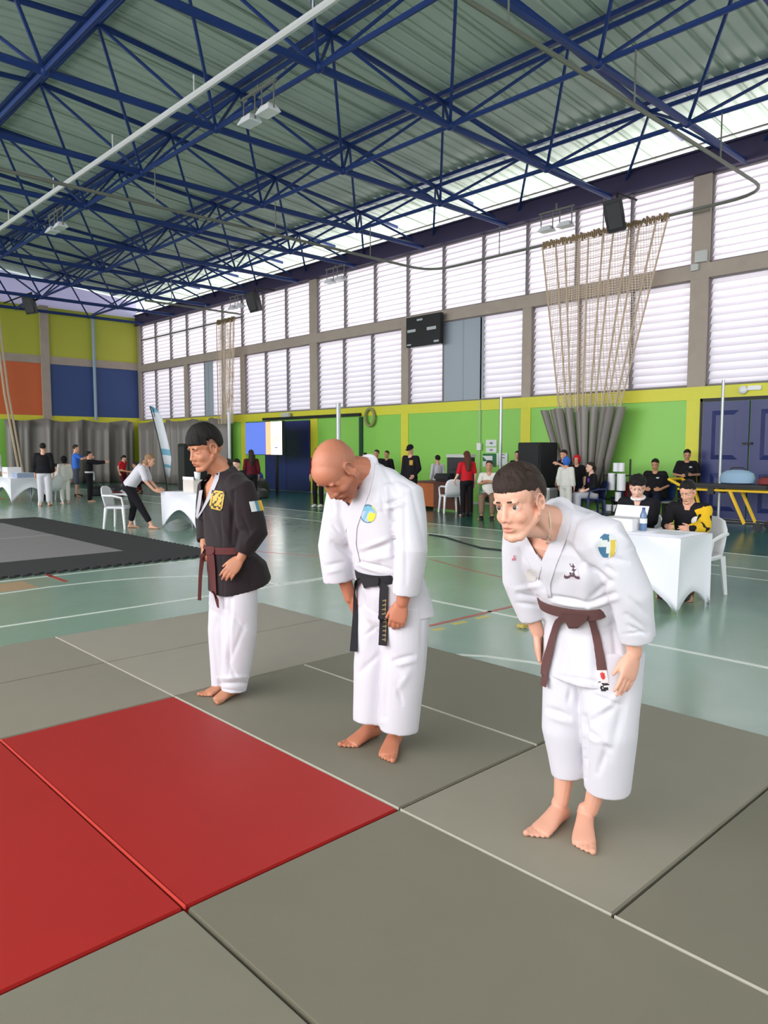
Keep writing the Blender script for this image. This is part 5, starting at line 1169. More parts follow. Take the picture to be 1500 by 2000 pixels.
# paper rolls in a rack
t = thing('roll_rack', 'dark rack for white paper rolls beside the gathered curtain', 'rack', (15.8, 9.0, 0))
yr = [ax(px, 950, 15.7)[1] for px in (1172, 1193, 1209, 1222)]
for y in (yr[0], yr[3] - .02): build('upright', MB().tube([(15.85, y, 0), (15.85, y, 1.35)], .02, 6), M['black'], t)
for z in (.2, .42, .98): build('shelf', MB().b2((15.7, yr[3], z - .02), (16.0, yr[0], z)), M['black'], t)
def roll(px, pyt, pyb, w, label):
    p = ax(px, pyb, 15.7); q = ax(px, pyt, 15.7); mb = MB(); mb.tube([(15.7, p[1], p[2]), (15.7, p[1], q[2])], w, 14); solo('paper_roll', mb, M['plastic'], label, 'roll', 'white rolls in the rack', smooth=True)
roll(1194, 924, 957, .085, 'tall white roll in the rack, left one of the middle row'); roll(1213, 925, 958, .10, 'tall white roll in the rack, right one of the middle row'); roll(1203, 904, 921, .07, 'short white roll at the top left of the rack'); roll(1214, 904, 921, .07, 'short white roll at the top right of the rack'); roll(1207, 961, 979, .07, 'short white roll under the middle row of the rack'); roll(1189, 985, 997, .07, 'short white roll at the bottom left of the rack'); roll(1204, 986, 999, .085, 'short white roll at the bottom right of the rack')
# bench by the wall
t = thing('bench', 'long low bench with blue seats along the green wall at right', 'bench', (16.3, 8.2, 0)); bb = mat('blue_seat', (34, 62, 120), .45)
build('rail', MB().b2((15.98, 7.75, .37), (16.42, 9.2, .41)), M['greypaint'], t)
for k in range(3): build('seat', MB().loft([ring((16.2, 8.0 + k * .5, z), np.array([1.0, 0, 0]), np.array([0, 1.0, 0]), .22 * q, .23 * q, 16, 4) for z, q in ((.41, .9), (.44, 1), (.45, .85))]), bb, t, smooth=True); build('seat_back', MB().box((16.43, 8.0 + k * .5, .62), (.04, .44, .36), (0, R_(8), 0)), bb, t, bevel=.015)
for y in (7.85, 9.1): build('leg', MB().b2((16.0, y - .03, 0), (16.4, y + .03, .37)), M['dark'], t)
def softbag(c, r, m, label, name='bag', strap=None, pz=2.6, rot=0, group=None):
    t = thing(name, label, 'bag', c, rot, group); mb = MB(); mb.loft([ring((0, 0, r[2] * 2 * z), np.array([1.0, 0, 0]), np.array([0, 1.0, 0]), r[0] * k, r[1] * k, 18, pz) for z, k in ((0, .8), (.08, .98), (.4, 1), (.75, .9), (.95, .6), (1, .3))]); o = build('bag_body', mb, m, t, True, local=True)
    build('strap', MB().tube([(0, -r[1] * .6, r[2] * 1.7), (0, -r[1] * .3, r[2] * 2.3), (0, r[1] * .3, r[2] * 2.3), (0, r[1] * .6, r[2] * 1.7)], .014, 6), strap or M['black'], t, smooth=True, local=True); return t
y_ = ax(1224, 960, 16.0)[1]; softbag((16.1, y_ - .1, .455), (.15, .2, .19), mat('dark_red_fabric', (122, 24, 34), .7), 'dark red backpack on the bench beside the roll rack', 'backpack')
softbag((15.7, ax(1237, 975, 15.7)[1], .0), (.13, .13, .2), M['hiviz'], 'fluorescent yellow bag on the floor below the dark red backpack')
softbag((15.6, ax(1322, 990, 15.6)[1], .0), (.2, .22, .22), M['hiviz'], 'fluorescent yellow and white bag behind the seated woman official')
# stretcher
t = thing('ambulance_stretcher', 'yellow framed ambulance stretcher with a black mattress before the blue door', 'stretcher', (15.3, 6.0, 0))
xs = (15.0, 15.55); ys = (5.1, 7.05); Y_ = M['yel']
build('mattress', MB().b2((15.02, 5.3, .80), (15.53, 6.95, .88)), M['black'], t, bevel=.03)
for x in xs: build('side_rail', MB().tube([(x, ys[0] - .2, .76), (x, ys[1], .76)], .024, 8), Y_, t, smooth=True)
build('head_frame', MB().tube([(xs[0], 6.9, .78), (xs[0], 7.25, .95), (xs[1], 7.25, .95), (xs[1], 6.9, .78)], .03, 8), Y_, t, smooth=True)
for x in xs:
    for (ya, yb2) in ((6.95, 6.75), (6.0, 5.7)): build('leg', MB().tube([(x, ya, .76), (x, yb2, .12)], .036, 6), Y_, t, smooth=True)
    build('base_rail', MB().tube([(x, 5.3, .13), (x, 6.9, .13)], .02, 6), M['black'], t)
    for y in (5.45, 6.85): build('wheel', MB().tube([(x - .02, y, .08), (x + .02, y, .08)], .08, 16), M['black'], t, smooth=True)
    build('clamp', MB().b2((x - .04, 6.3, .68), (x + .04, 6.42, .8)), M['black'], t)
softbag((15.4, 6.02, .885), (.2, .34, .14), mat('pale_blue_fabric', (150, 182, 208), .7), 'pale blue bag lying on the stretcher', pz=2.2); softbag((15.4, 5.48, .885), (.12, .14, .07), mat('brick_red_fabric', (130, 40, 40), .7), 'small dark red bag at the foot of the stretcher')
# things on the right table
t = thing('document_box', 'open white box standing on the right table behind the bowing man', 'box', (7.2, 4.4, .74)); a = ax(1182, 1005, 7.1); b = ax(1243, 1048, 7.1)
build('box_body', MB().b2((7.0, b[1], .742), (7.3, a[1], a[2] - .02)), M['white'], t, bevel=.006); build('lid', MB().box((7.32, (a[1] + b[1]) / 2, a[2] + .02), (.012, a[1] - b[1], .16), (0, R_(25), 0)), M['white'], t)
M['water'] = mat('blue_clear_plastic', (130, 165, 215), .15, trans=.6); p = ax(1256, 1038, 7.15)
t = thing('water_bottle', 'clear blue water bottle on the right table', 'bottle', (7.15, p[1], .742)); mb = MB(); mb.loft([ring((0, 0, z), np.array([1.0, 0, 0]), np.array([0, 1.0, 0]), r, r, 16) for z, r in ((0, .03), (.01, .035), (.10, .036), (.12, .033), (.16, .036), (.20, .02), (.22, .014))]); build('bottle_body', mb, M['water'], t, True, local=True); build('cap', MB().cyl((0, 0, .22), .016, .02), M['bluep'], t, True, local=True); build('label', MB().cyl((0, 0, .08), .0375, .05), paper, t, True, local=True)
for k, (px, py, w) in enumerate(((1290, 1049, .3), (1330, 1052, .3), (1262, 1052, .22))):
    solo('paper_sheet', MB().box((7.12 + .06 * (k % 2), (3.95, 3.42, 4.3)[k] - .12 * (k == 0), .746), (.21, w, .002), (0, 0, .12 * k)), paper, ('white paper sheet on the right table by the bottle', 'white paper sheet on the right table before the woman official', 'white paper sheet on the right table under the white box')[k], 'paper')
# things on the woman's table and far left table
boxthing('cardboard_box', (7.3, 13.15, .742), (.3, .42, .24), mat('cream_card', (212, 205, 196), .7), 'cream box on the table before the leaning woman', 'box', 0, .01, [('flap', (-.15, -.21, .24), (-.14, .21, .3), M['white'])])
solo('paper_cup', MB().tube([(7.3, 13.05, .985), (7.3, 13.05, 1.14)], [.05, .065], 14), M['plastic'], 'white cup standing on the cream box', 'cup', smooth=True)
boxthing('cardboard_box', (7.2, 23.9, .742), (.4, .5, .3), M['white'], 'white box at the left end of the far left table', 'box', 0, .01, [('tape', (-.202, -.2, .1), (-.2, .2, .16), mat('pink_print', (220, 190, 190), .7))])
boxthing('document_tray', (7.3, 23.2, .742), (.5, .5, .14), mat('blue_grey_print', (150, 165, 190), .7), 'blue and grey stack of papers on the far left table', 'papers', 0, .01, [('top_sheet', (-.2, -.2, .141), (.2, .2, .146), paper)])
# feather banners
def banner(label, x, y, h, lean, cols_, stripes):
    t = thing('feather_banner', label, 'banner', (x, y, 0)); pole = [np.array([x, y + lean * (v ** 1.5), h * v]) for v in np.linspace(0, 1, 10)]; tip = pole[-1] + [0, -.25, -.12]
    build('pole', MB().tube(pole + [tip, tip + [0, -.12, -.3]], [.025] * 10 + [.012, .008], 8), M['dark'], t, smooth=True); P = []
    for v in np.linspace(.18, 1, 24):
        a = np.array([x, y + lean * (v ** 1.5), h * v]); w = .72 * (1 - max(0, (v - .86) / .14) ** 2 * .55) * min(1, .35 + (v - .15) * 2.5); P.append([a, a + [.03, -w * .5, -.02], a + [0, -w, -.05]])
    mb = MB(); mb.grid(P)
    for i in range(len(mb.f)): v = i // 2 / 22; mb.m[i] = stripes(v)
    o = build('flag', mb, cols_, t, smooth=True); md = o.modifiers.new('thick', 'SOLIDIFY'); md.thickness = .004; build('foot', MB().cyl((x, y, 0), .25, .04), M['dark'], t); return t
bp = ay(310, 905, 26.0)
banner('tall pale blue and white feather banner by the grey curtains', bp[0] + .1, 25.6, 3.2, 1.2, [mat('banner_white', (225, 230, 238), .7), mat('banner_blue', (120, 178, 205), .7)], lambda v: 1 if .10 < v < .16 or .28 < v < .38 or v > .93 else 0)
# bags on the floor
for c, r, m, l in (((10.3, 25.2, 0), (.3, .35, .16), M['black'], 'black sports bag at the left of the bags by the far curtain'), ((10.75, 24.9, 0), (.28, .4, .18), M['dark'], 'dark sports bag in the middle of the bags by the far curtain'), ((10.9, 24.3, 0), (.18, .3, .11), M['white'], 'white bag at the right of the bags by the far curtain'), ((10.55, 24.3, 0), (.16, .25, .09), mat('wine_fabric', (110, 36, 48), .7), 'wine red bag in front of the bags by the far curtain'),
                   ((14.2, 21.3, 0), (.35, .35, .3), M['black'], 'black bag on the floor before the navy door'), ((13.6, 20.4, 0), (.28, .35, .16), M['dark'], 'dark bag with straps on the floor nearest the navy door'), ((14.6, 22.3, .0), (.35, .5, .45), mat('royal_blue_fabric', (34, 62, 170), .6), 'large royal blue bag left of the navy door')): softbag(c, r, m, l)
pts = [fl(*p, z=.012) for p in ((838, 1044), (870, 1049), (905, 1060), (940, 1070), (985, 1075))]; solo('floor_cable', MB().tube(pts, .012, 6), M['black'], 'thin black cable lying on the green court behind the bald man', 'cable', smooth=True)
pts = [fl(*p, z=.012) for p in ((300, 1008), (420, 1000), (560, 985), (700, 992))]; solo('tape_measure', MB().box(tuple(fl(1021, 1222, .02)), (.09, .09, .03)), mat('gold_tape', (196, 176, 96), .4, metal=.3), 'small yellow tape roll on the court behind the right elbow of the rightmost man', 'tape', bevel=.01)
# ================================================================ PEOPLE IN THE BACKGROUND
SK = {k: skin_mat('skin_' + k, c) for k, c in dict(a=(222, 168, 140), b=(200, 146, 116), c=(236, 190, 168)).items()}
def cm(name, c): return mat(name, c, .8, noise=.06, nscale=14, spec=.2)
CL = dict(black=cm('black_fabric', (26, 25, 30)), navy=cm('navy_fabric', (24, 28, 48)), white=M['gi'], grey=cm('grey_fabric', (188, 188, 196)), blue=cm('blue_fabric', (62, 112, 205)), red=cm('red_fabric', (205, 36, 46)), maroon=cm('maroon_fabric', (92, 24, 36)), slate=cm('slate_fabric', (78, 84, 98)), yellow=cm('yellow_fabric', (232, 186, 40)), cream=cm('cream_fabric', (224, 222, 214)), camo=cm('camouflage_fabric', (140, 112, 92)), brown=cm('brown_fabric', (112, 78, 58)))
STAND = dict(pe=(0, 0, .93), ch=(0, 0, 1.24), ne=(0, 0, 1.44), he=(.03, 0, 1.60), sh=(0, .175, 1.39), el=(-.03, .23, 1.11), wr=(.05, .24, .87), fi=(.10, .22, .70), hi=(0, .09, .90), kn=(.02, .10, .49), an=(0, .10, .08), foot=0)
SIT = dict(STAND, pe=(0, 0, .50), ch=(.02, 0, .83), ne=(.05, 0, 1.03), he=(.09, 0, 1.19), sh=(.04, .175, .98), el=(.06, .24, .72), wr=(.26, .13, .62), fi=(.38, .05, .60), hi=(0, .09, .50), kn=(.42, .12, .50), an=(.42, .12, .08))
def figure(label, loc, yaw, pose, h=1.72, top='black', sleeve=.5, bottom='black', leglen=1.0, shoes=None, hair='hairblack', style='short', skin='a', over=None, fat=1.0, extra=None, look=0.0, group=None, z=0.0, turn=0.0, build_=1.0, fine=False):
    """generic person: body one continuous skin, clothes and hair as its parts; local x forward, y left"""
    P = dict(pose); 
    J = {}
    for k in ('sh', 'el', 'wr', 'fi', 'hi', 'kn', 'an'):
        a = P[k]; J[k + 'L'] = np.array(a, float); J[k + 'R'] = np.array((a[0], -a[1], a[2]), float)
    for k in ('pe', 'ch', 'ne', 'he'): J[k] = np.array(P[k], float)
    if over:
        for k, v in over.items(): J[k] = np.array(v, float)
    s = h / 1.72; J = {k: v * s for k, v in J.items()}
    t = thing('person', label, 'person', (loc[0], loc[1], z), yaw, group)
    f = fat
    H = Head((0, 0, 0), 0, 0, 0, s * (1.0 + (1.72 - h) * .28)); c_, s_ = cos(turn), sin(turn); cp, sp = cos(look), sin(look)
    F = np.array([c_ * cp, s_ * cp, -sp]); U = np.array([c_ * sp, s_ * sp, cp]); H.M = np.stack([F, np.cross(U, F), U], 1); H.c = J['he']
    mb = MB(); head_mb(mb, H); mb.cap(H.w((-.02, 0, -.05)), J['ne'], .052 * s, .056 * s); mb.cap(J['ne'], J['ch'], .07 * s, .115 * s * f); mb.cap(J['ch'], J['pe'], .11 * s * f, .12 * s * f)
    for k in 'LR':
        mb.cap(J['ne'] - [0, 0, .04 * s], J['sh' + k], .045 * s, .05 * s); mb.cap(J['sh' + k], J['el' + k], .044 * s, .036 * s); mb.cap(J['el' + k], J['wr' + k], .036 * s, .026 * s)
        sd = 1 if k == 'L' else -1; d = J['fi' + k] - J['wr' + k]; hand(mb, J['wr' + k], d, (0.2, sd, .2), (1, 0, .3), .3, s, .05, .5)
        mb.cap(J['hi' + k], J['kn' + k], .075 * s * f, .052 * s); mb.cap(J['kn' + k], J['an' + k], .05 * s, .036 * s)
        a = J['an' + k]
        yw = .15 * sd
        if pose.get('foot', 0) == 0: foot(mb, (a[0] - .06 * s, a[1], max(.0, a[2] - .08 * s)), yw, s * .96, k == 'L')
    if fine: lids(mb, H, .5)
    me = voxel(mb, .0052 if fine else .0095, 2)
    if fine: head_post(me, H); eyes(H, t, (.85, 0, -.45), .0112, None, True); brows(H, t, M['hairblack'], .017, .0036, .0215, 0, True)
    skin_tint(me, [(g3(H, (.092, 0, -.063), (.012, .02, .010)), (.82, .6, .6))] if fine else [(g3(H, (.09, 0, -.062), (.012, .02, .010)), (.8, .58, .58)), (g3(H, (.08, .03, .006), (.012, .012, .007)), (.35, .28, .25)), (g3(H, (.08, -.03, .006), (.012, .012, .007)), (.35, .28, .25)), (g3(H, (.08, .03, .024), (.012, .018, .005)), (.4, .32, .28)), (g3(H, (.08, -.03, .024), (.012, .018, .005)), (.4, .32, .28))])
    link('body', me, SK[skin], t, True)
    def cloth(name, mb, m, vox=.013, sm=3, amp=.004, seed=1):
        me = voxel(mb, vox, sm); co = vco(me); no = vno(me); setco(me, co + no * (amp * vnoise(co * [1, 1, .5], 24, seed))[:, None]); return link(name, me, m, t, True)
    # top
    if top:
        mb = MB(); pel = J['pe'] + (J['pe'] - J['ch']) * .12; w = build_
        mb.tube([J['ne'] - (J['ne'] - J['ch']) * .12, lerp(J['ne'], J['ch'], .35), J['ch'], lerp(J['ch'], J['pe'], .6), pel], [.075 * s, .15 * s * f * w, .172 * s * f * w, .165 * s * f * w, .175 * s * f * w], 20, True, (1, 0, 0) if True else None, 1.0)
        v = np.array(mb.v); ctr = v.mean(0)
        for i in range(len(mb.v)):                      # flatten front to back
            q = np.array(mb.v[i]); q0 = np.interp(q[2], sorted([J['pe'][2], J['ch'][2], J['ne'][2]]), [p[0] for p in sorted([J['pe'], J['ch'], J['ne']], key=lambda a: a[2])]); q[0] = q0 + (q[0] - q0) * (.70 if f < 1.15 else .85); mb.v[i] = tuple(q)
        for k in 'LR':
            mb.cap(J['ne'] - [0, 0, .05 * s], J['sh' + k], .06 * s, .068 * s * w)
            if sleeve > 0:
                e = lerp(J['sh' + k], J['el' + k], min(1, sleeve * 1.0)); mb.cap(J['sh' + k], e, .066 * s * w, .06 * s * w)
                if sleeve > 1: mb.cap(J['el' + k], lerp(J['el' + k], J['wr' + k], min(1, sleeve - 1)), .06 * s * w, .05 * s * w)
        cloth('shirt', mb, CL[top])
    if bottom:
        mb = MB(); mb.ell(J['pe'] - [0, 0, .02 * s], (.135 * s * f, .165 * s * f, .13 * s)); w = build_
        for k in 'LR':
            mb.cap(J['hi' + k], J['kn' + k], .098 * s * f, .076 * s * w)
            if leglen > .5: mb.cap(J['kn' + k], lerp(J['kn' + k], J['an' + k], (leglen - .5) * 2), .076 * s * w, .062 * s * w)
        cloth('trousers', mb, CL[bottom], seed=4)
    if shoes:
        mb = MB()
        for k in 'LR':
            a = J['an' + k]; mb.loft([ring(a + np.array([x, 0, zz - .08 * s]), np.array([0, 1.0, 0]), np.array([0, 0, 1.0]), w_, hh, 14, 2.6) for x, w_, hh, zz in ((-.075, .03, .035, .045), (-.05, .042, .05, .052), (.05, .046, .04, .045), (.13, .05, .03, .034), (.19, .035, .02, .024))]); 
        cloth('shoes', mb, M[shoes] if shoes in M else CL[shoes], .012, 1, 0)
    hm = M.get(hair)
    if hm:
        mb = MB()
        def E(c, r): mb.ell(H.w(c), np.array(r) * H.s, H.M, 18, 12)
        E((-.020, 0, .042), (.104, .085, .092)); E((-.05, 0, .005), (.062, .072, .07))
        if style == 'long': mb.tube([H.w((-.05, 0, .03)), H.w((-.085, 0, -.08)), H.w((-.10, 0, -.22)), H.w((-.09, 0, -.40))], [.085 * s, .095 * s, .09 * s, .05 * s], 14)
        if style == 'bob': E((-.04, 0, -.04), (.07, .09, .10))
        if style == 'curly':
            r = random.Random(3)
            for _ in range(110):
                a = r.uniform(-pi, pi); e = r.uniform(0, 1.45); E((-.015 + .105 * cos(a) * sin(e), .088 * sin(a) * sin(e), .045 + .098 * cos(e)), (.018,) * 3)
        if style == 'bun': E((-.115, 0, .05), (.04, .04, .04))
        if style == 'tail': mb.tube([H.w((-.10, 0, .04)), H.w((-.14, 0, -.03)), H.w((-.12, 0, -.12))], [.03 * s, .028 * s, .012 * s], 10)
        me = voxel(mb, .0065 if fine else .010, 2); L = H.loc(fcen(me)); x, y, zz = L[:, 0], np.abs(L[:, 1]), L[:, 2]; zz = zz + .006 * vnoise(L, 160, 5); delete_faces(me, (x > .02) & (zz < .072 - .3 * np.clip(y - .03, 0, 1)) | ((x > -.02) & (zz < .035) & (style not in ('long', 'bob'))) | ((x > .0) & (zz < .02)) | ((x <= -.02) & (zz < -.02) & (style in ('short', 'curly'))))
        co = vco(me); no = vno(me); setco(me, co + no * (.003 * vnoise(co, 120, 6) + .002 * vnoise(co, 260, 8))[:, None])
        link('hair', me, hm, t, True)
    if extra: extra(t, J, H, s)
    return t
def add(t, name, mb, m): return build(name, mb, m, t, smooth=True, local=True)
def cap_(m, brim=True):
    def f(t, J, H, s):
        mb = MB(); mb.ell(H.w((-.012, 0, .05)), np.array((.108, .090, .085)) * H.s, H.M, 20, 12)
        if brim: mb.loft([ring(H.w((.115, 0, .052 + z)), H.M[:, 1], H.M[:, 0], .07 * s, .06 * s, 16) for z in (0, .008)])
        me = voxel(mb, .009, 1); L = H.loc(fcen(me)); delete_faces(me, (L[:, 2] < .035)); link('cap', me, m, t, True)
    return f
def helmet(m):
    def f(t, J, H, s):
        mb = MB(); mb.ell(H.w((-.012, 0, .02)), np.array((.122, .105, .125)) * H.s, H.M, 20, 14); me = voxel(mb, .010, 1); L = H.loc(fcen(me)); delete_faces(me, ((L[:, 0] > .045) & (np.abs(L[:, 1]) < .055) & (L[:, 2] < .06)) | (L[:, 2] < -.09)); link('headgear', me, m, t, True)
    return f
def beltx(m, tails=True, zoff=.06):
    def f(t, J, H, s):
        c = J['pe'] + np.array([0, 0, zoff]); mb = MB(); R0 = []
        for r, z in ((.02, -.022), (.024, -.022), (.024, .022), (.02, .022)): R0.append(ring(c + np.array([0, 0, z]), np.array([0, 1.0, 0]), np.array([1.0, 0, 0]), (.165 + r) * s, (.118 + r) * s, 24))
        mb.loft(R0 + [R0[0]], cap=False)
        if tails:
            for sg in (-1, 1): mb.tube([c + np.array([.145 * s, .02 * sg, 0]), c + np.array([.155 * s, .06 * sg, -.25])], .018, 6)
        add(t, 'belt', mb, m)
    return f
def chest(name, m, w=.07, hgt=.07, y=.06, dz=.0, dx=.0):
    def f(t, J, H, s):
        co = None
        for c in t.children:
            if c.name.startswith('shirt'): co = c
        if co is None: return
        tr = BVHTree.FromPolygons([tuple(v.co) for v in co.data.vertices], [tuple(p.vertices) for p in co.data.polygons]); n = 4; P = []
        for i in range(n + 1):
            row = []
            for k in range(n + 1):
                yy = y * s + w * (k / n - .5); zz = J['ch'][2] + dz + hgt * (.5 - i / n); r = tr.ray_cast(Vector((2, yy, zz)), Vector((-1, 0, 0))); row.append((np.array(r[0]) + [.004, 0, 0]) if r[0] is not None else np.array([.15 * s + J['ch'][0], yy, zz]))
            P.append(row)
        mb = MB(); mb.grid(P); o = add(t, name, mb, m); md = o.modifiers.new('thick', 'SOLIDIFY'); md.thickness = .003
    return f
def both(*fs):
    def f(*a):
        for g in fs: g(*a)
    return f
def vneck(m):
    def f(t, J, H, s):
        mb = MB(); n = J['ne']
        for sg in (-1, 1): mb.tube([n + np.array([.02, .06 * sg * s, .02]), lerp(J['ne'], J['ch'], .4) + [.125 * s, .04 * sg * s, 0], J['ch'] + [.13 * s, -.02 * sg, -.05]], .014, 6)
        add(t, 'lapel', mb, m)
    return f
def deg(a): return R_(a)
VD = math.degrees(math.atan2(cF[1], cF[0]))          # heading away from the camera
purple = mat('purple_print', (120, 60, 190), .6); goldp = mat('gold_print', (190, 150, 60), .6); whitep = mat('white_print', (210, 212, 216), .6)
# --- far left
figure('person in a white jacket standing behind the far left table, cut by the photo edge', fl(-6, 975)[:2], deg(20), STAND, 1.70, 'white', 1.8, 'white', .95)
figure('boy in a white t-shirt seated behind the far left table', (8.55, 24.0), deg(195), SIT, 1.45, 'white', .5, 'black', 1, 'black', look=.35)
figure('man in black karate jacket and white trousers seen from behind near the far left table', fl(88, 988)[:2], deg(VD + 12), STAND, 1.74, 'black', 1.6, 'white', .92, hair='hairblack', extra=beltx(CL['navy'], False, .12), build_=1.12, fat=1.08)
def hg(t, J, H, s): helmet(CL['grey'])(t, J, H, s)
figure('child in a white karate suit with dark hair beside the white plastic chair', fl(128, 984)[:2], deg(VD + 40), STAND, 1.36, 'cream', 1.7, 'cream', .9, hair='hairblack', style='bob', build_=1.15, extra=helmet(CL['black']))
figure('man in a blue t-shirt and dark shorts holding another person by the shoulder', fl(150, 970)[:2], deg(VD - 70), STAND, 1.72, 'blue', .7, 'slate', .55, 'black', 'hairbrown', over=dict(elL=(.22, .22, 1.28), wrL=(.45, .1, 1.32), fiL=(.6, .05, 1.3), elR=(.2, -.24, 1.25), wrR=(.42, -.12, 1.3), fiR=(.56, -.06, 1.28)), look=.1)
figure('person all in black with a white belt stretching both arms forward', fl(176, 980)[:2], deg(VD - 75), STAND, 1.50, 'black', 1.9, 'black', .98, hair='hairblack', over=dict(elL=(.26, .17, 1.36), wrL=(.52, .12, 1.36), fiL=(.68, .10, 1.38), elR=(.26, -.17, 1.34), wrR=(.52, -.12, 1.36), fiR=(.68, -.1, 1.38)), extra=beltx(CL['white'], True, .08), build_=1.1)
KNEEL = dict(SIT, pe=(0, 0, .42), ch=(.03, 0, .74), ne=(.05, 0, .94), he=(.08, 0, 1.10), sh=(.04, .16, .90), el=(.12, .2, .66), wr=(.3, .12, .5), fi=(.42, .08, .42), hi=(0, .09, .42), kn=(.36, .12, .40), an=(.30, .14, .08))
figure('child in a red and black top crouching before the far grey curtain', fl(240, 962)[:2], deg(VD - 110), dict(STAND, kn=(.14, .12, .50), pe=(-.02, 0, .86), he=(.12, 0, 1.5), ch=(.04, 0, 1.18), ne=(.07, 0, 1.36), sh=(.06, .16, 1.32)), 1.42, 'red', .5, 'maroon', .6, hair='hairblack', style='tail', look=.5)
figure('person in maroon crouching left of the feather banner with an arm out', fl(270, 966)[:2], deg(VD + 105), KNEEL, 1.6, 'maroon', .5, 'black', .9, 'black', 'hairbrown', 'long', over=dict(elL=(.25, .2, .85), wrL=(.48, .2, .9), fiL=(.6, .2, .92)), look=.3, skin='b')
figure('person in maroon sitting behind the leaning woman near the feather banner', fl(290, 962)[:2], deg(VD + 120), KNEEL, 1.75, 'maroon', 1.5, 'maroon', .9, 'black', 'hairblack', 'short', skin='b')
LEAN = dict(STAND, pe=(-.12, 0, .88), ch=(.08, 0, 1.14), ne=(.22, 0, 1.29), he=(.31, 0, 1.40), sh=(.18, .165, 1.25), el=(.26, .21, .98), wr=(.42, .2, .80), fi=(.55, .18, .77), hi=(-.12, .09, .86), kn=(-.06, .10, .47), an=(-.14, .1, .08))
figure('woman in a white t-shirt and black trousers leaning over the covered table', (6.56, 14.2), deg(-38), LEAN, 1.66, 'white', .85, 'black', .86, hair='hairblond', style='bob', skin='a', over=dict(kneR=(0, 0, 0), knR=(.12, -.12, .46), anR=(.34, -.14, .08)), look=.35, fat=1.12)
figure('person in black seated behind the covered table beside the bowing man in black', (8.05, 13.0), deg(185), SIT, 1.70, 'black', 1.6, 'black', 1, 'black', 'hairblack', 'short', look=.5)
figure('person with long brown hair standing behind the shoulder of the man in black', fl(492, 985)[:2], deg(VD + 20), STAND, 1.55, 'maroon', 1.5, 'black', 1, 'black', 'hairbrown', 'long')
figure('person with a pale face seated low behind the shoulder of the man in black', fl(468, 1002)[:2], deg(200), SIT, 1.75, 'black', 1.5, 'red', .9, 'black', 'hairblack', 'short', look=.3, skin='c')
figure('person in dark clothes and white shoes standing hidden behind the bald man', fl(622, 990)[:2], deg(VD + 160), STAND, 1.60, 'maroon', 1.5, 'black', 1, 'white', 'hairblack')
for px, py, hh, sty, XX, lab in ((713, 884, 1.50, 'short', 15.9, 'leftmost of the three people by the wall behind the bald man'), (736, 878, 1.62, 'short', 14.9, 'man with a beard, middle of the three people behind the bald man'), (756, 880, 1.55, 'short', 15.9, 'rightmost of the three people behind the back of the bald man')):
    p = ax(px, py, XX); figure(lab, p[:2], deg(VD + 150), STAND, p[2] * .99, 'black', 1.2, 'black', 1, 'black', 'hairblack', sty, 'b')
figure('man in a black cap and black jacket with a gold crest, looking down', fl(802, 1000)[:2], deg(VD + 150), STAND, 1.68, 'black', 1.9, 'black', 1, 'black', None, look=.45, extra=both(cap_(CL['black']), chest('gold_crest', goldp, .09, .13, .07, .03)), over=dict(wrL=(.2, .2, .95), fiL=(.32, .15, .85)), fat=1.05)
figure('child in a white karate jacket seen from behind at the brown desk', (15.2, ax(855, 900, 15.2)[1]), deg(VD + 20), STAND, 1.40, 'white', 1.6, 'white', .9, hair='hairblack', extra=chest('back_print', M['black'], .06, .08, 0, 0))
figure('woman with very long red brown hair, red sleeves and black trousers, seen from behind', fl(911, 1008)[:2], deg(VD + 10), STAND, 1.52, 'red', .75, 'black', 1.0, 'black', 'hairred', 'long', 'c', over=dict(elL=(-.02, .26, 1.1), wrL=(.05, .34, .92)), look=.2)
figure('spectator in a white top with crossed arms seated on a green chair', (13.5, 10.8), deg(212), SIT, 1.72, 'cream', .8, 'camo', .9, 'black', 'hairbrown', 'short', 'b', over=dict(elL=(.12, .22, .80), wrL=(.24, -.02, .86), fiL=(.22, -.15, .87), elR=(.12, -.22, .80), wrR=(.24, .02, .84), fiR=(.22, .15, .85)))
figure('person with dark hair partly hidden behind the large loudspeaker', (16.0, ax(1011, 905, 16.0)[1]), deg(200), STAND, 1.52, 'black', 1, 'black', 1, 'black', 'hairblack')
# --- right group
figure('child in a white karate suit with blue headgear before the gathered curtain', (14.9, ax(1105, 950, 14.9)[1]), deg(VD - 40), STAND, 1.38, 'cream', 1.7, 'cream', .95, hair='hairblack', extra=helmet(CL['blue']), build_=1.15)
figure('child in black with red headgear behind the child with blue headgear', (15.6, ax(1126, 950, 15.6)[1]), deg(VD + 150), STAND, 1.42, 'black', .8, 'navy', .95, hair='hairblack', extra=helmet(CL['red']))
figure('person in a black t-shirt raising an arm behind the child with blue headgear', (15.7, ax(1101, 950, 15.7)[1]), deg(VD + 120), STAND, 1.55, 'black', .6, 'black', 1, 'black', 'hairbrown', over=dict(elL=(.14, .26, 1.25), wrL=(.3, .1, 1.36), fiL=(.4, .02, 1.4)), look=.2)
figure('girl in a black t-shirt and pale grey trousers seated by the roll rack', (15.35, ax(1176, 950, 15.5)[1] + .14), deg(VD + 95), SIT, 1.60, 'black', 1.4, 'grey', .95, 'white', 'hairbrown', 'tail', 'c', extra=chest('print', purple, .12, .10, .0, .04), z=.05)
SITW = dict(SIT, el=(.04, .27, .74), wr=(.24, .16, .66), fi=(.34, .06, .66))
figure('heavy man in a black polo shirt seated on the blue bench', (16.05, ax(1278, 950, 16.0)[1]), deg(195), SITW, 1.78, 'black', .75, 'navy', 1, 'black', 'hairblack', 'short', 'b', fat=1.35, look=.3, extra=chest('print', whitep, .06, .03, .09, .08), build_=1.2)
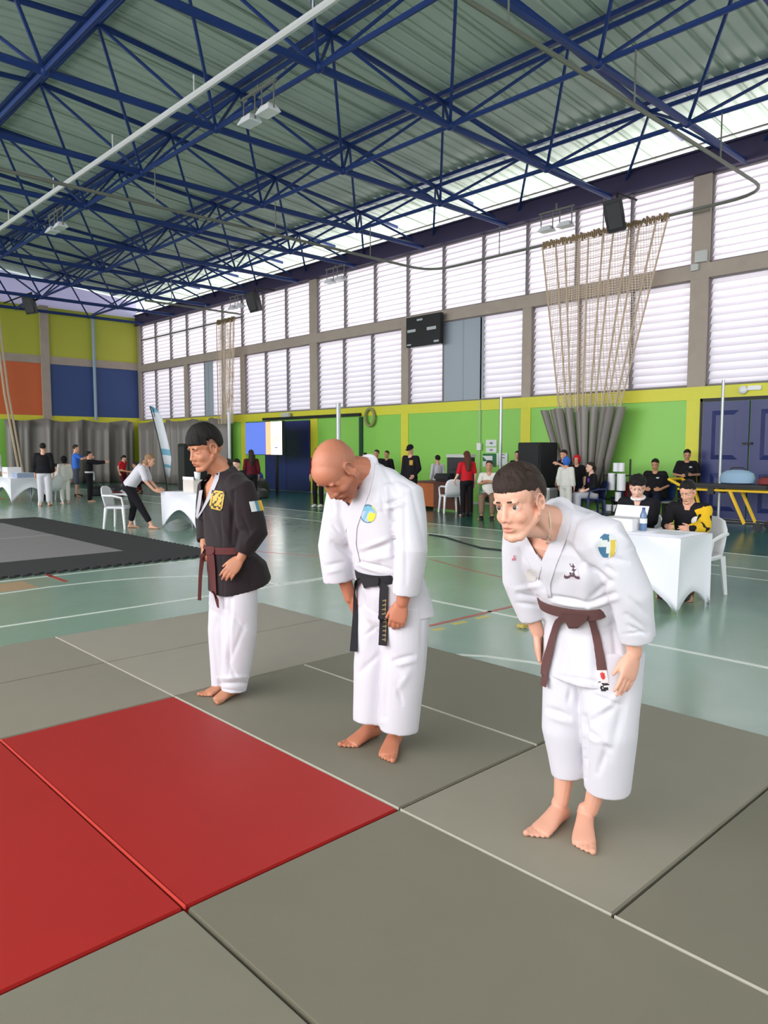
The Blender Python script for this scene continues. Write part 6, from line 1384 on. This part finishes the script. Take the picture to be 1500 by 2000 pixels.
figure('man in a black polo shirt standing by the blue door and looking at his phone', (16.25, ax(1340, 950, 16.25)[1]), deg(205), STAND, 1.56, 'black', .75, 'navy', 1, 'black', 'hairblack', 'short', 'b', fat=1.22, look=.35, over=dict(elL=(.02, .28, 1.12), wrL=(.26, .12, 1.12), fiL=(.36, .04, 1.13), elR=(.02, -.28, 1.12), wrR=(.26, -.12, 1.10), fiR=(.36, -.04, 1.12)), extra=both(chest('print', whitep, .06, .03, .09, .06), lambda t, J, H, s: add(t, 'phone', MB().box(np.array((.36, 0, 1.16)) * s, (.015, .07, .13), (0, -.6, 0)), M['black'])), build_=1.12)
# --- the two officials at the right table
TBL = dict(SIT, ch=(.06, 0, .84), ne=(.11, 0, 1.03), he=(.17, 0, 1.16), sh=(.10, .175, .98), el=(.24, .20, .79), wr=(.42, .13, .78), fi=(.54, .06, .78))
p1 = ax(1268, 1000, 8.1); p2 = ax(1350, 1000, 8.1)
sc_ = 1.0
def tee(t, J, H, s):
    c = J['ne']; add(t, 'undershirt_collar', MB().tube([c + np.array([.02 + .062 * cos(2 * pi * k / 14), .070 * sin(2 * pi * k / 14), .012 - .02 * cos(2 * pi * k / 14)]) for k in range(15)], .016, 8), M['white'])
figure('man in a black t-shirt with magenta and blue print seated at the right table', (8.02, p1[1] + .06), deg(192), TBL, 1.70, 'black', 1.5, 'black', 1, 'black', 'hairblack', 'curly', 'c', look=.45, turn=.25, fine=True, extra=both(chest('print', mat('magenta_print', (190, 50, 190), .6), .09, .05, .03, .02), chest('print', mat('blue_print', (60, 70, 200), .6), .10, .03, .03, -.03), tee), group='officials at the right table')
def ysleeve(t, J, H, s):
    mb = MB(); mb.cap(J['shL'] - [0, 0, .02], J['elL'], .078 * s, .080 * s); mb.cap(J['elL'], J['wrL'], .078 * s, .058 * s); mb.cap(J['shL'] - [0, 0, .02], lerp(J['ne'], J['shL'], .45) - [0, 0, .06], .078, .062); me = voxel(mb, .012, 3); co = vco(me); no = vno(me); setco(me, co + no * (.004 * vnoise(co, 30, 2))[:, None])
    q = fcen(me); setmats(me, (vnoise(q, 44, 12) > .25).astype(int)); link('sleeve', me, [CL['yellow'], CL['black']], t, True); add(t, 'badge', MB().ell(J['ch'] + np.array([.135, .11, .0]), (.02, .055, .055)), CL['cream'])
figure('woman in a black jacket with one yellow sleeve seated at the right table', (8.02, p2[1] - .04), deg(188), TBL, 1.66, 'black', 1.5, 'brown', 1, 'black', 'hairblack', 'bun', 'a', look=.45, turn=-.1, fine=True, extra=ysleeve, group='officials at the right table')
